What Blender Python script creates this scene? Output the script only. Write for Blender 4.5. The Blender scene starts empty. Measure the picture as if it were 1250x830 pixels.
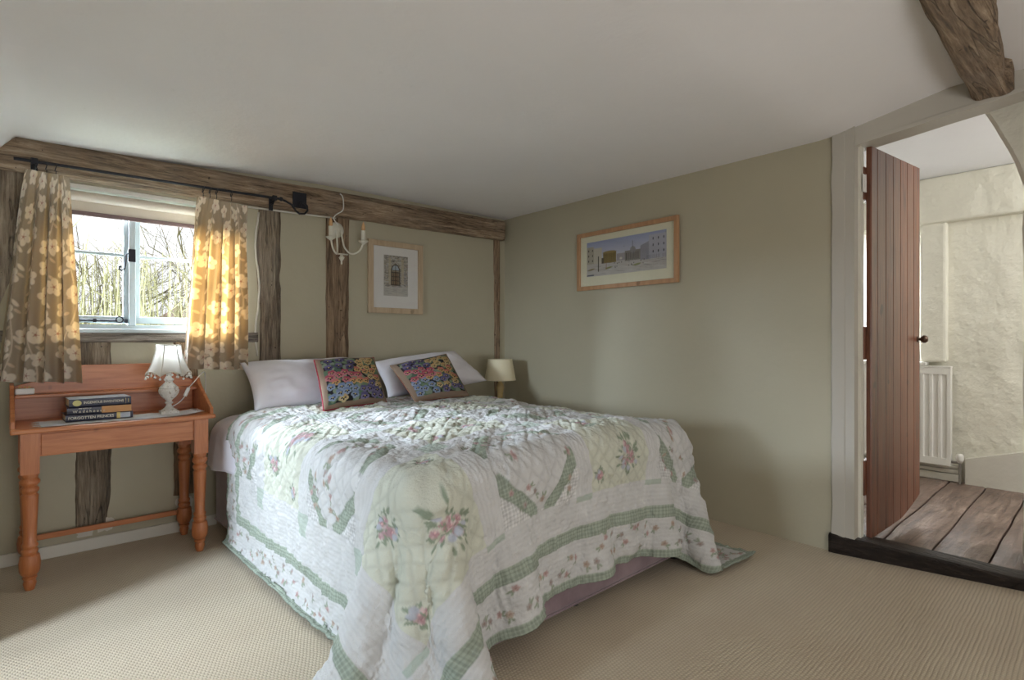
import bpy, bmesh, math, random
import numpy as np
from mathutils import Vector, Matrix, noise as mnoise
PI = math.pi
C = bpy.context.scene.collection
random.seed(7)
RNG = np.random.default_rng(11)

# ------------------------------------------------------------------ helpers
def lin(c):
    def f(x):
        x /= 255.0
        return x/12.92 if x <= .04045 else ((x+.055)/1.055)**2.4
    return tuple(f(x) for x in c)

def tag(o, label=None, cat=None, group=None, kind=None):
    if label: o['label'] = label
    if cat: o['category'] = cat
    if group: o['group'] = group
    if kind: o['kind'] = kind
    return o

def empty(name, loc=(0, 0, 0), rz=0, label=None, cat=None, group=None):
    o = bpy.data.objects.new(name, None)
    C.objects.link(o)
    o.location = loc
    o.rotation_euler = (0, 0, rz)
    o.empty_display_size = .05
    return tag(o, label, cat, group)

class MB:
    """collects geometry for one mesh object"""
    def __init__(s):
        s.v = []; s.f = []
    def add(s, vs, fs):
        n = len(s.v)
        s.v += [tuple(p) for p in vs]
        s.f += [tuple(i+n for i in f) for f in fs]
        return s
    def box(s, x0, x1, y0, y1, z0, z1):
        vs = [(x, y, z) for x in (x0, x1) for y in (y0, y1) for z in (z0, z1)]
        return s.add(vs, [(0, 1, 3, 2), (4, 6, 7, 5), (0, 4, 5, 1), (2, 3, 7, 6), (0, 2, 6, 4), (1, 5, 7, 3)])
    def prism(s, pts, ax, a, b):
        """pts 2D polygon extruded on axis ax from a to b"""
        def P(p, t):
            if ax == 'x': return (t, p[0], p[1])
            if ax == 'y': return (p[0], t, p[1])
            return (p[0], p[1], t)
        n = len(pts)
        vs = [P(p, a) for p in pts]+[P(p, b) for p in pts]
        fs = [tuple(range(n)), tuple(range(2*n-1, n-1, -1))]
        fs += [(i, i+n, (i+1) % n+n, (i+1) % n) for i in range(n)]
        return s.add(vs, fs)
    def lathe(s, prof, cx=0, cy=0, z=0, n=32, sx=1, sy=1):
        """prof: list of (r,z)"""
        vs = []
        for r, h in prof:
            for i in range(n):
                a = 2*PI*i/n
                vs.append((cx+sx*r*math.cos(a), cy+sy*r*math.sin(a), z+h))
        fs = []
        for j in range(len(prof)-1):
            for i in range(n):
                k = (i+1) % n
                fs.append((j*n+i, j*n+k, (j+1)*n+k, (j+1)*n+i))
        m = len(prof)-1
        if prof[0][0] > 1e-5: fs.append(tuple(range(n-1, -1, -1)))
        if prof[m][0] > 1e-5: fs.append(tuple(m*n+i for i in range(n)))
        return s.add(vs, fs)
    def tube(s, pts, r, n=8, r2=None):
        pts = [Vector(p) for p in pts]
        m = len(pts)
        t0 = (pts[1]-pts[0]).normalized()
        up = Vector((0, 0, 1)) if abs(t0.z) < .9 else Vector((1, 0, 0))
        nx = t0.cross(up).normalized()
        vs = []
        for i, p in enumerate(pts):
            t = (pts[min(i+1, m-1)]-pts[max(i-1, 0)])
            t = t.normalized() if t.length > 1e-9 else t0
            nx = (nx-t*nx.dot(t)).normalized()
            ny = t.cross(nx)
            rr = r if r2 is None else r+(r2-r)*i/(m-1)
            if isinstance(r, (list, tuple)): rr = r[i]
            for k in range(n):
                a = 2*PI*k/n
                vs.append(p+nx*(rr*math.cos(a))+ny*(rr*math.sin(a)))
        fs = []
        for j in range(m-1):
            for k in range(n):
                q = (k+1) % n
                fs.append((j*n+k, j*n+q, (j+1)*n+q, (j+1)*n+k))
        fs.append(tuple(range(n-1, -1, -1)))
        fs.append(tuple((m-1)*n+k for k in range(n)))
        return s.add(vs, fs)
    def ball(s, c, r, n=12, m=8, sz=1):
        prof = [(max(1e-6, r*math.sin(PI*i/m)), -sz*r*math.cos(PI*i/m)) for i in range(m+1)]
        return s.lathe(prof, c[0], c[1], c[2], n)
    def build(s, name, mat=None, parent=None, smooth=False, bevel=0, auto=None, loc=None, rz=0):
        me = bpy.data.meshes.new(name)
        me.from_pydata(s.v, [], s.f)
        bm = bmesh.new(); bm.from_mesh(me)
        bmesh.ops.remove_doubles(bm, verts=bm.verts, dist=1e-5)
        bmesh.ops.recalc_face_normals(bm, faces=bm.faces)
        bm.to_mesh(me); bm.free()
        if smooth: me.shade_smooth()
        elif auto:
            me.shade_smooth()
            try: me.set_sharp_from_angle(angle=math.radians(auto))
            except Exception: pass
        o = bpy.data.objects.new(name, me)
        C.objects.link(o)
        if mat: me.materials.append(mat)
        if parent: o.parent = parent
        if loc: o.location = loc
        if rz: o.rotation_euler.z = rz
        if bevel:
            b = o.modifiers.new('bevel', 'BEVEL'); b.width = bevel; b.segments = 2
            b.limit_method = 'ANGLE'; b.angle_limit = math.radians(40)
        return o

def grid_mesh(name, P, mat, parent=None, col=None, smooth=True, wrap=False, alpha=None):
    """P: (n,m,3) numpy grid -> mesh ; col (n,m,3) linear point colours"""
    n, m = P.shape[:2]
    idx = np.arange(n*m).reshape(n, m)
    f = np.stack([idx[:-1, :-1], idx[1:, :-1], idx[1:, 1:], idx[:-1, 1:]], -1).reshape(-1, 4)
    me = bpy.data.meshes.new(name)
    me.vertices.add(n*m)
    me.vertices.foreach_set('co', P.reshape(-1).astype(np.float32))
    me.loops.add(len(f)*4); me.loops.foreach_set('vertex_index', f.reshape(-1).astype(np.int32))
    me.polygons.add(len(f)); me.polygons.foreach_set('loop_start', (np.arange(len(f))*4).astype(np.int32))
    me.update(calc_edges=True); me.validate()
    if smooth: me.shade_smooth()
    else: me.shade_flat()
    if col is not None:
        a = me.color_attributes.new('Col', 'FLOAT_COLOR', 'POINT')
        c = np.ones((n*m, 4), np.float32); c[:, :3] = col.reshape(-1, 3)
        a.data.foreach_set('color', c.reshape(-1))
    uv = me.uv_layers.new(name='UVMap')
    U, V = np.meshgrid(np.linspace(0, 1, n), np.linspace(0, 1, m), indexing='ij')
    uvp = np.stack([U.reshape(-1)[f.reshape(-1)], V.reshape(-1)[f.reshape(-1)]], -1)
    uv.data.foreach_set('uv', uvp.reshape(-1).astype(np.float32))
    o = bpy.data.objects.new(name, me); C.objects.link(o)
    me.materials.append(mat)
    if parent: o.parent = parent
    return o

# ------------------------------------------------------------------ materials
class NT:
    def __init__(s, name):
        s.m = bpy.data.materials.new(name); s.m.use_nodes = True
        s.t = s.m.node_tree; s.n = s.t.nodes; s.l = s.t.links
        s.b = s.n['Principled BSDF']
    def node(s, typ, ins=None, **kw):
        n = s.n.new(typ)
        for k, v in kw.items(): setattr(n, k, v)
        for k, v in (ins or {}).items():
            if isinstance(v, bpy.types.NodeSocket): s.l.new(v, n.inputs[k])
            else: n.inputs[k].default_value = v
        return n
    def coord(s, kind='Object', scale=(1, 1, 1), rot=(0, 0, 0)):
        t = s.node('ShaderNodeTexCoord')
        mp = s.node('ShaderNodeMapping', {'Vector': t.outputs[kind], 'Scale': scale, 'Rotation': rot})
        return mp.outputs[0]
    def noise(s, vec, scale, detail=4, rough=.55, dist=0):
        return s.node('ShaderNodeTexNoise', {'Vector': vec, 'Scale': scale, 'Detail': detail, 'Roughness': rough, 'Distortion': dist}).outputs['Fac']
    def ramp(s, fac, stops):
        r = s.node('ShaderNodeValToRGB', {'Fac': fac})
        e = r.color_ramp.elements
        while len(e) < len(stops): e.new(.5)
        for q, (p, c) in zip(e, stops):
            q.position = p; q.color = (*c[:3], 1)
        return r.outputs['Color']
    def mix(s, fac, a, b, mode='MIX'):
        n = s.node('ShaderNodeMix', data_type='RGBA', blend_type=mode)
        for k, v in ((0, fac), (6, a), (7, b)):
            if isinstance(v, bpy.types.NodeSocket): s.l.new(v, n.inputs[k])
            else: n.inputs[k].default_value = v if k == 0 else (*v[:3], 1)
        return n.outputs[2]
    def math(s, op, a, b=0, c=0):
        n = s.node('ShaderNodeMath', operation=op)
        for k, v in enumerate((a, b, c)):
            if isinstance(v, bpy.types.NodeSocket): s.l.new(v, n.inputs[k])
            else: n.inputs[k].default_value = v
        return n.outputs[0]
    def bump(s, h, strength=.3, dist=.01, normal=None):
        n = s.node('ShaderNodeBump', {'Height': h, 'Strength': strength, 'Distance': dist})
        if normal is not None: s.l.new(normal, n.inputs['Normal'])
        s.l.new(n.outputs[0], s.b.inputs['Normal'])
        return n.outputs[0]
    def base(s, c):
        if isinstance(c, bpy.types.NodeSocket): s.l.new(c, s.b.inputs['Base Color'])
        else: s.b.inputs['Base Color'].default_value = (*c[:3], 1)
    def set(s, **k):
        for a, v in k.items():
            a = a.replace('_', ' ')
            if isinstance(v, bpy.types.NodeSocket): s.l.new(v, s.b.inputs[a])
            else: s.b.inputs[a].default_value = v
        return s.m

def plain(name, rgb, rough=.5, metal=0, bump=0, bscale=60, var=.06, **k):
    t = NT(name); v = t.coord()
    n = t.noise(v, 9, 3)
    c = lin(rgb)
    t.base(t.ramp(n, [(.3, [x*(1-var) for x in c]), (.7, [min(1, x*(1+var)) for x in c])]))
    if bump: t.bump(t.noise(v, bscale, 4), bump, .004)
    t.set(Roughness=rough, Metallic=metal)
    for a, b in k.items(): t.b.inputs[a.replace('_', ' ')].default_value = b
    return t.m

def plaster(name, rgb, rough=.75, lump=.25, dirt=.1, lscale=2.2, fine=.08, ld=.05):
    t = NT(name); v = t.coord(); c = lin(rgb)
    big = t.noise(v, 1.1, 5, .6); mid = t.noise(v, lscale, 4, .5); fn = t.noise(v, 45, 5, .6)
    base = t.ramp(big, [(.3, [x*(1-dirt) for x in c]), (.7, [min(1, x*(1+dirt*.6)) for x in c])])
    sp = t.noise(v, 16, 6, .7)
    base = t.mix(t.ramp(sp, [(.66, (0, 0, 0)), (.74, (.35, .35, .35))]), base, [x*.8 for x in c])
    t.base(base)
    h = t.math('ADD', t.math('MULTIPLY', mid, 1.0), t.math('MULTIPLY', fn, fine))
    t.bump(h, lump, ld)
    return t.set(Roughness=rough)

def oldwood(name, axis, cols, rough=.8, gscale=1.0, bump=.8, chips=None):
    """weathered timber; axis = grain direction"""
    t = NT(name)
    st = {'x': (1.2, 16, 16), 'y': (16, 1.2, 16), 'z': (16, 16, 1.2)}[axis]
    st = tuple(q*gscale for q in st)
    v = t.coord('Object', st)
    v2 = t.coord('Object', tuple(q*3.2 for q in st))
    v0 = t.coord()
    g = t.noise(v, 1.6, 8, .68, .6); f = t.noise(v2, 2.0, 5, .7); blot = t.noise(v0, 5, 5, .6)
    m = t.math('ADD', t.math('MULTIPLY', g, .6), t.math('MULTIPLY', f, .4))
    c = t.ramp(m, [(.36, lin(cols[0])), (.46, lin(cols[1])), (.54, lin(cols[2])), (.64, lin(cols[3]))])
    c = t.mix(t.ramp(blot, [(.38, (0, 0, 0)), (.62, (.75, .75, .75))]), c, t.mix(.5, c, lin(cols[4])))
    sp = t.noise(v0, 38, 3, .5)
    c = t.mix(t.ramp(sp, [(.70, (0, 0, 0)), (.72, (.8, .8, .8))]), c, lin(cols[0]))
    crack = t.ramp(t.noise(v, .8, 3, .5, 1.2), [(.485, (1, 1, 1)), (.5, (0, 0, 0)), (.515, (1, 1, 1))])
    c = t.mix(.45, c, crack, 'MULTIPLY')
    if chips:
        ch = t.noise(t.coord('Object', tuple(q*.5 for q in st)), 3, 6, .7)
        c = t.mix(t.ramp(ch, [(chips, (0, 0, 0)), (chips+.02, (1, 1, 1))]), c, lin((214, 210, 200)))
    t.base(c)
    h = t.math('ADD', m, t.math('MULTIPLY', crack, .25))
    t.bump(h, 1.0, .045)
    return t.set(Roughness=rough)

def finewood(name, axis, rgb1, rgb2, rough=.4, bump=.08, scale=1.0, coat=0):
    t = NT(name)
    st = {'x': (1, 14, 14), 'y': (14, 1, 14), 'z': (14, 14, 1)}[axis]
    v = t.coord('Object', tuple(q*scale for q in st))
    g = t.noise(v, 2.2, 5, .55, 1.0)
    f = t.noise(v, 14, 3, .5)
    m = t.math('ADD', t.math('MULTIPLY', g, .75), t.math('MULTIPLY', f, .25))
    a, b = lin(rgb1), lin(rgb2)
    c = t.ramp(m, [(.35, a), (.62, b)])
    kn = t.noise(t.coord(), 11, 1, .4)
    c = t.mix(t.ramp(kn, [(.74, (0, 0, 0)), (.79, (.6, .6, .6))]), c, [x*.45 for x in a])
    t.base(c); t.bump(m, bump, .01)
    if coat: t.b.inputs['Coat Weight'].default_value = coat; t.b.inputs['Coat Roughness'].default_value = .25
    return t.set(Roughness=rough)

def vcol(name, rough=.8, bump=0, bscale=300, weave=None, sheen=0, spec=None):
    t = NT(name)
    a = t.node('ShaderNodeVertexColor', layer_name='Col')
    t.base(a.outputs['Color'])
    if bump:
        t.bump(t.noise(t.coord(), bscale, 4, .6), bump, .003)
    if sheen: t.b.inputs['Sheen Weight'].default_value = sheen
    if spec is not None: t.b.inputs['Specular IOR Level'].default_value = spec
    return t.set(Roughness=rough)

def glassmat(name, refl=.06, tint=(1, 1, 1)):
    t = NT(name); t.n.remove(t.b)
    tr = t.node('ShaderNodeBsdfTransparent', {'Color': (*tint, 1)})
    gl = t.node('ShaderNodeBsdfGlossy', {'Roughness': .02})
    lw = t.node('ShaderNodeLayerWeight', {'Blend': .5})
    fr = t.math('ADD', t.math('MULTIPLY', t.math('POWER', lw.outputs['Facing'], 4.0), .6), refl*.6)
    mx = t.node('ShaderNodeMixShader', {0: fr, 1: tr.outputs[0], 2: gl.outputs[0]})
    out = t.n['Material Output']; t.l.new(mx.outputs[0], out.inputs['Surface'])
    return t.m

WALLRGB = (181, 174, 151)
M = {}
M['wall'] = plaster('wall_plaster', WALLRGB, .5, .22, .05)
M['ceil'] = plaster('ceiling_plaster', (242, 240, 240), .8, .3, .03, 1.6)
M['cream'] = plaster('hall_plaster', (228, 225, 211), .75, .8, .06, 5, .06, .05)
M['trimwhite'] = plaster('old_white_paint', (214, 210, 200), .45, .35, .05, 6, .2, .02)
M['framepaint'] = plaster('jamb_paint', (188, 183, 172), .5, .2, .05, 5, .2, .01)
OW = [(66, 50, 38), (140, 116, 92), (182, 156, 128), (222, 202, 174), (166, 150, 132)]
OWR = [(62, 46, 34), (132, 106, 82), (168, 140, 112), (204, 178, 146), (152, 132, 110)]
M['beamx'] = oldwood('weathered_oak_beam', 'x', OW)
M['postz'] = oldwood('weathered_oak_post', 'z', OWR)
M['postg'] = oldwood('grey_oak_post', 'z', [(60, 50, 42), (128, 112, 94), (164, 148, 128), (200, 184, 162), (150, 140, 128)])
M['railx'] = oldwood('grey_oak_rail', 'x', [(70, 62, 56), (136, 126, 116), (164, 154, 144), (190, 182, 172), (140, 132, 126)])
M['thresh'] = oldwood('dark_threshold', 'y', [(16, 12, 10), (38, 29, 25), (52, 41, 35), (86, 74, 66), (36, 30, 30)], .35)
M['pine'] = finewood('orange_pine', 'x', (172, 98, 54), (198, 126, 78), .38, coat=.2)
M['pinez'] = finewood('orange_pine_leg', 'z', (166, 94, 54), (194, 122, 76), .36, coat=.25)
M['oakframe'] = finewood('pale_oak_frame', 'z', (176, 154, 126), (194, 172, 144), .5)
M['oakframe2'] = finewood('amber_oak_frame', 'z', (172, 130, 94), (192, 150, 112), .4)
M['iron'] = plain('black_iron', (44, 44, 50), .45, .6, .3, 90)
M['winframe'] = plain('pale_blue_paint', (188, 200, 204), .35, 0, .05, 30, .03)
M['white'] = plain('white_enamel', (232, 230, 224), .3, 0, 0, 0, .02)
M['plastic'] = plain('white_plastic', (238, 238, 236), .35, 0, 0, 0, .01)
M['glass'] = glassmat('window_glass')

def emis(name, rgb, s):
    t = NT(name); t.b.inputs['Emission Color'].default_value = (*lin(rgb), 1); t.b.inputs['Emission Strength'].default_value = s
    return t.m

# carpet: cabled wool loops in rows
def carpet():
    t = NT('sisal_weave_carpet')
    tc = t.node('ShaderNodeTexCoord')
    mp = t.node('ShaderNodeMapping', {'Vector': tc.outputs['Object'], 'Rotation': (0, 0, math.radians(-3))})
    wob = t.node('ShaderNodeTexNoise', {'Vector': mp.outputs[0], 'Scale': 6.0, 'Detail': 2})
    sub = t.node('ShaderNodeVectorMath', {0: wob.outputs['Color'], 1: (.5, .5, .5)}, operation='SUBTRACT')
    sc = t.node('ShaderNodeVectorMath', {0: sub.outputs[0], 'Scale': .012}, operation='SCALE')
    ad = t.node('ShaderNodeVectorMath', {0: mp.outputs[0], 1: sc.outputs[0]}, operation='ADD')
    sp = t.node('ShaderNodeSeparateXYZ', {0: ad.outputs[0]})
    k = 2*PI/.013
    row = t.math('MULTIPLY', sp.outputs[1], k/2)
    sr = t.math('ABSOLUTE', t.math('SINE', row))
    par = t.math('FLOOR', t.math('DIVIDE', row, PI))
    ph = t.math('MULTIPLY', par, PI/2)
    sx = t.math('ABSOLUTE', t.math('SINE', t.math('ADD', t.math('MULTIPLY', sp.outputs[0], k/2), ph)))
    h = t.math('MULTIPLY', t.math('POWER', sr, .6), t.math('POWER', sx, .6))
    n = t.noise(mp.outputs[0], 2.2, 6, .6); n2 = t.noise(mp.outputs[0], 160, 3, .6)
    a = t.ramp(n, [(.3, lin((198, 180, 154))), (.7, lin((212, 198, 172)))])
    c = t.mix(t.math('MULTIPLY', t.math('SUBTRACT', 1, h), .55), a, lin((112, 96, 74)))
    c = t.mix(t.math('MULTIPLY', n2, .4), c, lin((214, 200, 176)))
    t.base(c)
    hh = t.math('ADD', h, t.math('MULTIPLY', n2, .5))
    t.bump(hh, .4, .006)
    t.b.inputs['Sheen Weight'].default_value = .15
    return t.set(Roughness=.95)
M['carpet'] = carpet()

# ------------------------------------------------------------------ paint canvas (for point colours on fine meshes)
class Canvas:
    def __init__(s, w, h, nx, ny, bg):
        s.w, s.h = w, h
        s.x = np.linspace(0, w, nx); s.y = np.linspace(0, h, ny)
        s.X, s.Y = np.meshgrid(s.x, s.y, indexing='ij')
        s.c = np.zeros((nx, ny, 3)); s.c[:] = lin(bg)
    def win(s, cx, cy, r):
        i0, i1 = np.searchsorted(s.x, [cx-r, cx+r]); j0, j1 = np.searchsorted(s.y, [cy-r, cy+r])
        return slice(max(0, i0-1), i1+1), slice(max(0, j0-1), j1+1)
    def ell(s, cx, cy, a, b, ang, rgb, soft=.15, al=1):
        w = s.win(cx, cy, max(a, b)*1.3)
        dx, dy = s.X[w]-cx, s.Y[w]-cy
        ca, sa = math.cos(ang), math.sin(ang)
        q = np.sqrt(((dx*ca+dy*sa)/a)**2+((-dx*sa+dy*ca)/b)**2)
        m = np.clip((1+soft-q)/(2*soft), 0, 1)[..., None]*al
        s.c[w] = s.c[w]*(1-m)+np.array(lin(rgb))*m
    def rect(s, x0, x1, y0, y1, rgb, al=1):
        i0, i1 = np.searchsorted(s.x, [x0, x1]); j0, j1 = np.searchsorted(s.y, [y0, y1])
        s.c[i0:i1, j0:j1] = s.c[i0:i1, j0:j1]*(1-al)+np.array(lin(rgb))*al
    def line(s, pts, w, rgb):
        for (x0, y0), (x1, y1) in zip(pts, pts[1:]):
            n = max(2, int(math.hypot(x1-x0, y1-y0)/(w*.5)))
            for k in range(n+1):
                s.ell(x0+(x1-x0)*k/n, y0+(y1-y0)*k/n, w, w, 0, rgb, .4)
    def mask(s, m, rgb, al=1.0):
        m = (m*al)[..., None]
        s.c = s.c*(1-m)+np.array(lin(rgb))*m

def smooth_noise(nx, ny, cx, cy, rng=RNG):
    """bicubic-ish smooth random field, cx,cy = number of cells"""
    g = rng.standard_normal((cx+3, cy+3))
    def up(g, n):
        m = g.shape[0]-3
        t = np.linspace(0, m-1e-6, n); i = t.astype(int); f = t-i
        w = [(-f+2*f*f-f**3)/2, (2-5*f*f+3*f**3)/2, (f+4*f*f-3*f**3)/2, (f**3-f*f)/2]
        return sum(w[k][:, None]*g[i+k] for k in range(4))
    return up(up(g, nx).T, ny).T

def upsample(P, n, m):
    def up(A, n):
        k = A.shape[0]
        A = np.concatenate([(2*A[:1]-A[1:2]), A, (2*A[-1:]-A[-2:-1])], 0)
        t = np.linspace(0, k-1-1e-6, n); i = t.astype(int); f = (t-i).reshape(-1, *([1]*(A.ndim-1)))
        w = [(-f+2*f*f-f**3)/2, (2-5*f*f+3*f**3)/2, (f+4*f*f-3*f**3)/2, (f**3-f*f)/2]
        return sum(w[q]*A[i+q] for q in range(4))
    return up(up(P, n).swapaxes(0, 1), m).swapaxes(0, 1)

def normals(P):
    du = np.gradient(P, axis=0); dv = np.gradient(P, axis=1)
    n = np.cross(du, dv); return n/(np.linalg.norm(n, axis=-1, keepdims=True)+1e-12)

# ------------------------------------------------------------------ room geometry
WA = math.atan(.0413)                 # the window wall is not square to the bed wall
UX, UY = math.cos(WA), math.sin(WA)
def WB(u, off, z):                    # point on window wall: along, out into the room, up
    return (u*UX+off*UY, 3.657+u*UY-off*UX, z)
def wallrect(mb, u0, u1, z0, z1, off=0):
    mb.add([WB(u0, off, z0), WB(u1, off, z0), WB(u1, off, z1), WB(u0, off, z1)], [(0, 1, 2, 3)])
def wallbox(mb, u0, u1, o0, o1, z0, z1):
    vs = [WB(u, o, z) for u in (u0, u1) for o in (o0, o1) for z in (z0, z1)]
    mb.add(vs, [(0, 1, 3, 2), (4, 6, 7, 5), (0, 4, 5, 1), (2, 3, 7, 6), (0, 2, 6, 4), (1, 5, 7, 3)])
def struct(o): o['kind'] = 'structure'; return o

CX = 3.12
def rwx(y):                           # x of the bed-side wall's face at depth y
    if y > 1.12: return 3.115+(3.78-y)*.012
    return 3.147+(1.12-y)*.222

# floor
g = MB(); g.add([(-2.5, -1.7, 0), (3.75, -1.7, 0), (3.39, .42, 0), (3.19, 1.13, 0), (3.2, 3.9, 0), (-2.5, 3.9, 0)], [(0, 1, 2, 3, 4, 5)])
struct(g.build('floor', M['carpet']))
# ceiling
def ceilz(x, y):
    def ss(t): t = max(0, min(1, t)); return t*t*(3-2*t)
    z = 2.155+.135*max(0, min(1, (1.13-y)/.5))*ss((x-1.2)/1.8)
    z -= .075*ss((1.6-x)/1.7)*ss((y-2.0)/1.6)
    z -= .35*max(0, min(1, (-.1-x)/.26))*(1 if y > 2.62 else 0)*1.0 if y > 2.62 else 0
    z += .006*mnoise.noise(Vector((x*1.1, y*1.1, 0)))
    return z
nx, ny = 90, 80
xs = np.linspace(-2.5, 3.62, nx); ys = np.concatenate([np.linspace(-1.7, 2.6, 50), np.linspace(2.63, 3.9, 30)])
P = np.array([[(x, y, ceilz(x, y)) for y in ys] for x in xs])
keep = grid_mesh('ceiling', P[:, ::-1], M['ceil']); struct(keep)
# trim the ceiling where the landing begins
bm = bmesh.new(); bm.from_mesh(keep.data)
dl = [f for f in bm.faces if f.calc_center_median().x > rwx(f.calc_center_median().y)+.12]
bmesh.ops.delete(bm, geom=dl, context='FACES'); bm.to_mesh(keep.data); bm.free()

# window wall, with opening
wu0, wu1, wz0, wz1 = .055, .775, 1.150, 1.915
g = MB()
us = [-.45, wu0, wu1, 3.15]; zs = [0, wz0, wz1, 2.35]
for i in range(3):
    for j in range(3):
        if i == 1 and j == 1: continue
        wallrect(g, us[i], us[i+1], zs[j], zs[j+1])
wallrect(g, -.45, 3.3, 0, 2.6, -.26) if False else None
for u in (wu0, wu1):
    g.add([WB(u, 0, wz0), WB(u, -.26, wz0), WB(u, -.26, wz1), WB(u, 0, wz1)], [(0, 1, 2, 3)])
for z in (wz0, wz1):
    g.add([WB(wu0, 0, z), WB(wu0, -.26, z), WB(wu1, -.26, z), WB(wu1, 0, z)], [(0, 1, 2, 3)])
struct(g.build('wall_back', M['wall']))
# bed-side wall up to the door post
g = MB()
ysr = np.linspace(3.85, 1.13, 30); zsr = np.linspace(0, 2.4, 26)
P = np.array([[(rwx(y)+.008*mnoise.noise(Vector((y*1.3, z*1.3, 3)))*min(1, (y-1.13)*4), y, z) for z in zsr] for y in ysr])
struct(grid_mesh('wall_right', P, M['wall']))
# near part of that wall, outside the frame
g = MB(); g.add([(3.44, -.1, 0), (3.7, -1.7, 0), (3.7, -1.7, 2.6), (3.44, -.1, 2.6)], [(0, 1, 2, 3)])
g.add([(3.44, -.1, 0), (3.56, -.1, 0), (3.56, -.1, 2.6), (3.44, -.1, 2.6)], [(0, 1, 2, 3)])
struct(g.build('wall_right_near', M['wall']))
# left wall stub and the recess beyond it
g = MB()
g.box(-.60, -.40, 2.62, 3.9, 0, 2.4)
struct(g.build('wall_left', M['wall']))
g = MB(); g.add([(-2.5, 2.62, 0), (-.6, 2.62, 0), (-.6, 2.62, 2.4), (-2.5, 2.62, 2.4)], [(0, 1, 2, 3)])
g.add([(-2.5, -1.7, 0), (-2.5, 2.62, 0), (-2.5, 2.62, 2.4), (-2.5, -1.7, 2.4)], [(0, 1, 2, 3)])
struct(g.build('wall_left_far', M['wall']))
g = MB(); g.add([(-2.5, -1.7, 0), (3.7, -1.7, 0), (3.7, -1.7, 2.6), (-2.5, -1.7, 2.6)], [(0, 1, 2, 3)])
struct(g.build('wall_front', M['wall']))

# baseboard
g = MB(); wallbox(g, -.42, .80, 0, .016, 0, .062)
struct(g.build('baseboard_back', M['trimwhite'], bevel=.004))
# ragged timbers let into the wall
def timber(name, mat, pts_l, pts_r, o0, o1, n=40, seed=0, amp=.006):
    """vertical-ish timber given left and right edge polylines [(u,z)..], front face lumpy"""
    def interp(pts, t):
        z = pts[0][1]+(pts[-1][1]-pts[0][1])*t
        for (u0, z0), (u1, z1) in zip(pts, pts[1:]):
            if (z-z0)*(z-z1) <= 1e-9:
                k = 0 if abs(z1-z0) < 1e-9 else (z-z0)/(z1-z0)
                return u0+(u1-u0)*k, z
        return pts[-1]
    m = 8
    P = np.zeros((n+1, m+3, 3))
    for i in range(n+1):
        t = i/n
        ul, zl = interp(pts_l, t); ur, zr = interp(pts_r, t)
        ul += amp*mnoise.noise(Vector((seed, zl*9, 0)))+amp*.5*mnoise.noise(Vector((seed, zl*40, 5)))
        ur += amp*mnoise.noise(Vector((seed+9, zr*9, 0)))+amp*.5*mnoise.noise(Vector((seed+9, zr*40, 5)))
        for j in range(m+3):
            k = min(max(j-1, 0), m)/m
            u = ul+(ur-ul)*k; z = zl+(zr-zl)*k
            ee = min(k, 1-k)*2
            off = o1-.35*(o1-o0)*(1-min(1, ee*5)) + .004*mnoise.noise(Vector((u*25, z*4, seed)))
            if j in (0, m+2): off = o0
            P[i, j] = WB(u, off, z)
    o = grid_mesh(name, P[:, ::-1], mat)
    return o
def tstr(o): o['kind'] = 'structure'; return o
posts = []
tstr(timber('trim_1', M['postg'], [(1.036, .06), (1.05, 1.0), (1.052, 1.3), (1.03, 1.5), (1.045, 1.95)], [(1.18, .06), (1.178, 1.95)], -.02, .014, seed=1, amp=.01))
tstr(timber('trim_2', M['postz'], [(1.485, .06), (1.482, 1.95)], [(1.640, .06), (1.650, 1.95)], -.02, .016, seed=2))
tstr(timber('trim_3', M['postz'], [(3.000, .06), (2.995, 1.3), (2.985, 1.97)], [(3.050, .06), (3.06, 1.97)], -.02, .014, seed=3))
tstr(timber('trim_4', M['postg'], [(.135, .13), (.135, 1.09)], [(.270, .13), (.285, .3), (.288, 1.09)], -.02, .012, seed=4, amp=.009))
tstr(timber('trim_5', M['postz'], [(.578, .21), (.576, 1.09)], [(.70, .21), (.70, 1.09)], -.02, .012, seed=5, amp=.008))
# diagonal brace left of the window
tstr(timber('trim_6', M['beamx'] if False else M['postg'], [(-.60, 1.1), (-.42, 1.96)], [(-.20, 1.1), (.045, 1.96)], -.02, .014, seed=6))
# rail under the window
def hbeam(name, mat, u0, u1, zb, zt, o0, o1, n=90, seed=0, amp=.006):
    m = 8; P = np.zeros((n+1, m+5, 3))
    for i in range(n+1):
        t = i/n; u = u0+(u1-u0)*t
        b = zb(t)+amp*mnoise.noise(Vector((u*3, seed, 0)))+amp*.4*mnoise.noise(Vector((u*15, seed, 4)))
        q = zt(t)+amp*.6*mnoise.noise(Vector((u*3, seed, 7)))
        for j in range(m+5):
            if j == 0: off, z = o0, b
            elif j == 1: off, z = (o0+o1)*.5, b-.001
            elif j == m+3: off, z = (o0+o1)*.5, q
            elif j == m+4: off, z = o0, q
            else:
                k = (j-2)/m; z = b+(q-b)*k
                ee = min(k, 1-k)*2
                off = o1-.18*(o1-o0)*(1-min(1, ee*3))**2+.005*mnoise.noise(Vector((u*4, z*22, seed)))
            P[i, j] = WB(u, off, z)
    # end caps by collapsing extra rows to the middle
    c0 = P[:1].mean(axis=1, keepdims=True).repeat(m+5, 1); c1 = P[-1:].mean(axis=1, keepdims=True).repeat(m+5, 1)
    P = np.concatenate([c0, P, c1], 0)
    return grid_mesh(name, P, mat)
tstr(hbeam('trim_7', M['railx'], -.42, 1.035, lambda t: 1.088, lambda t: 1.146, -.02, .02, seed=8, amp=.004))
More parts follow.
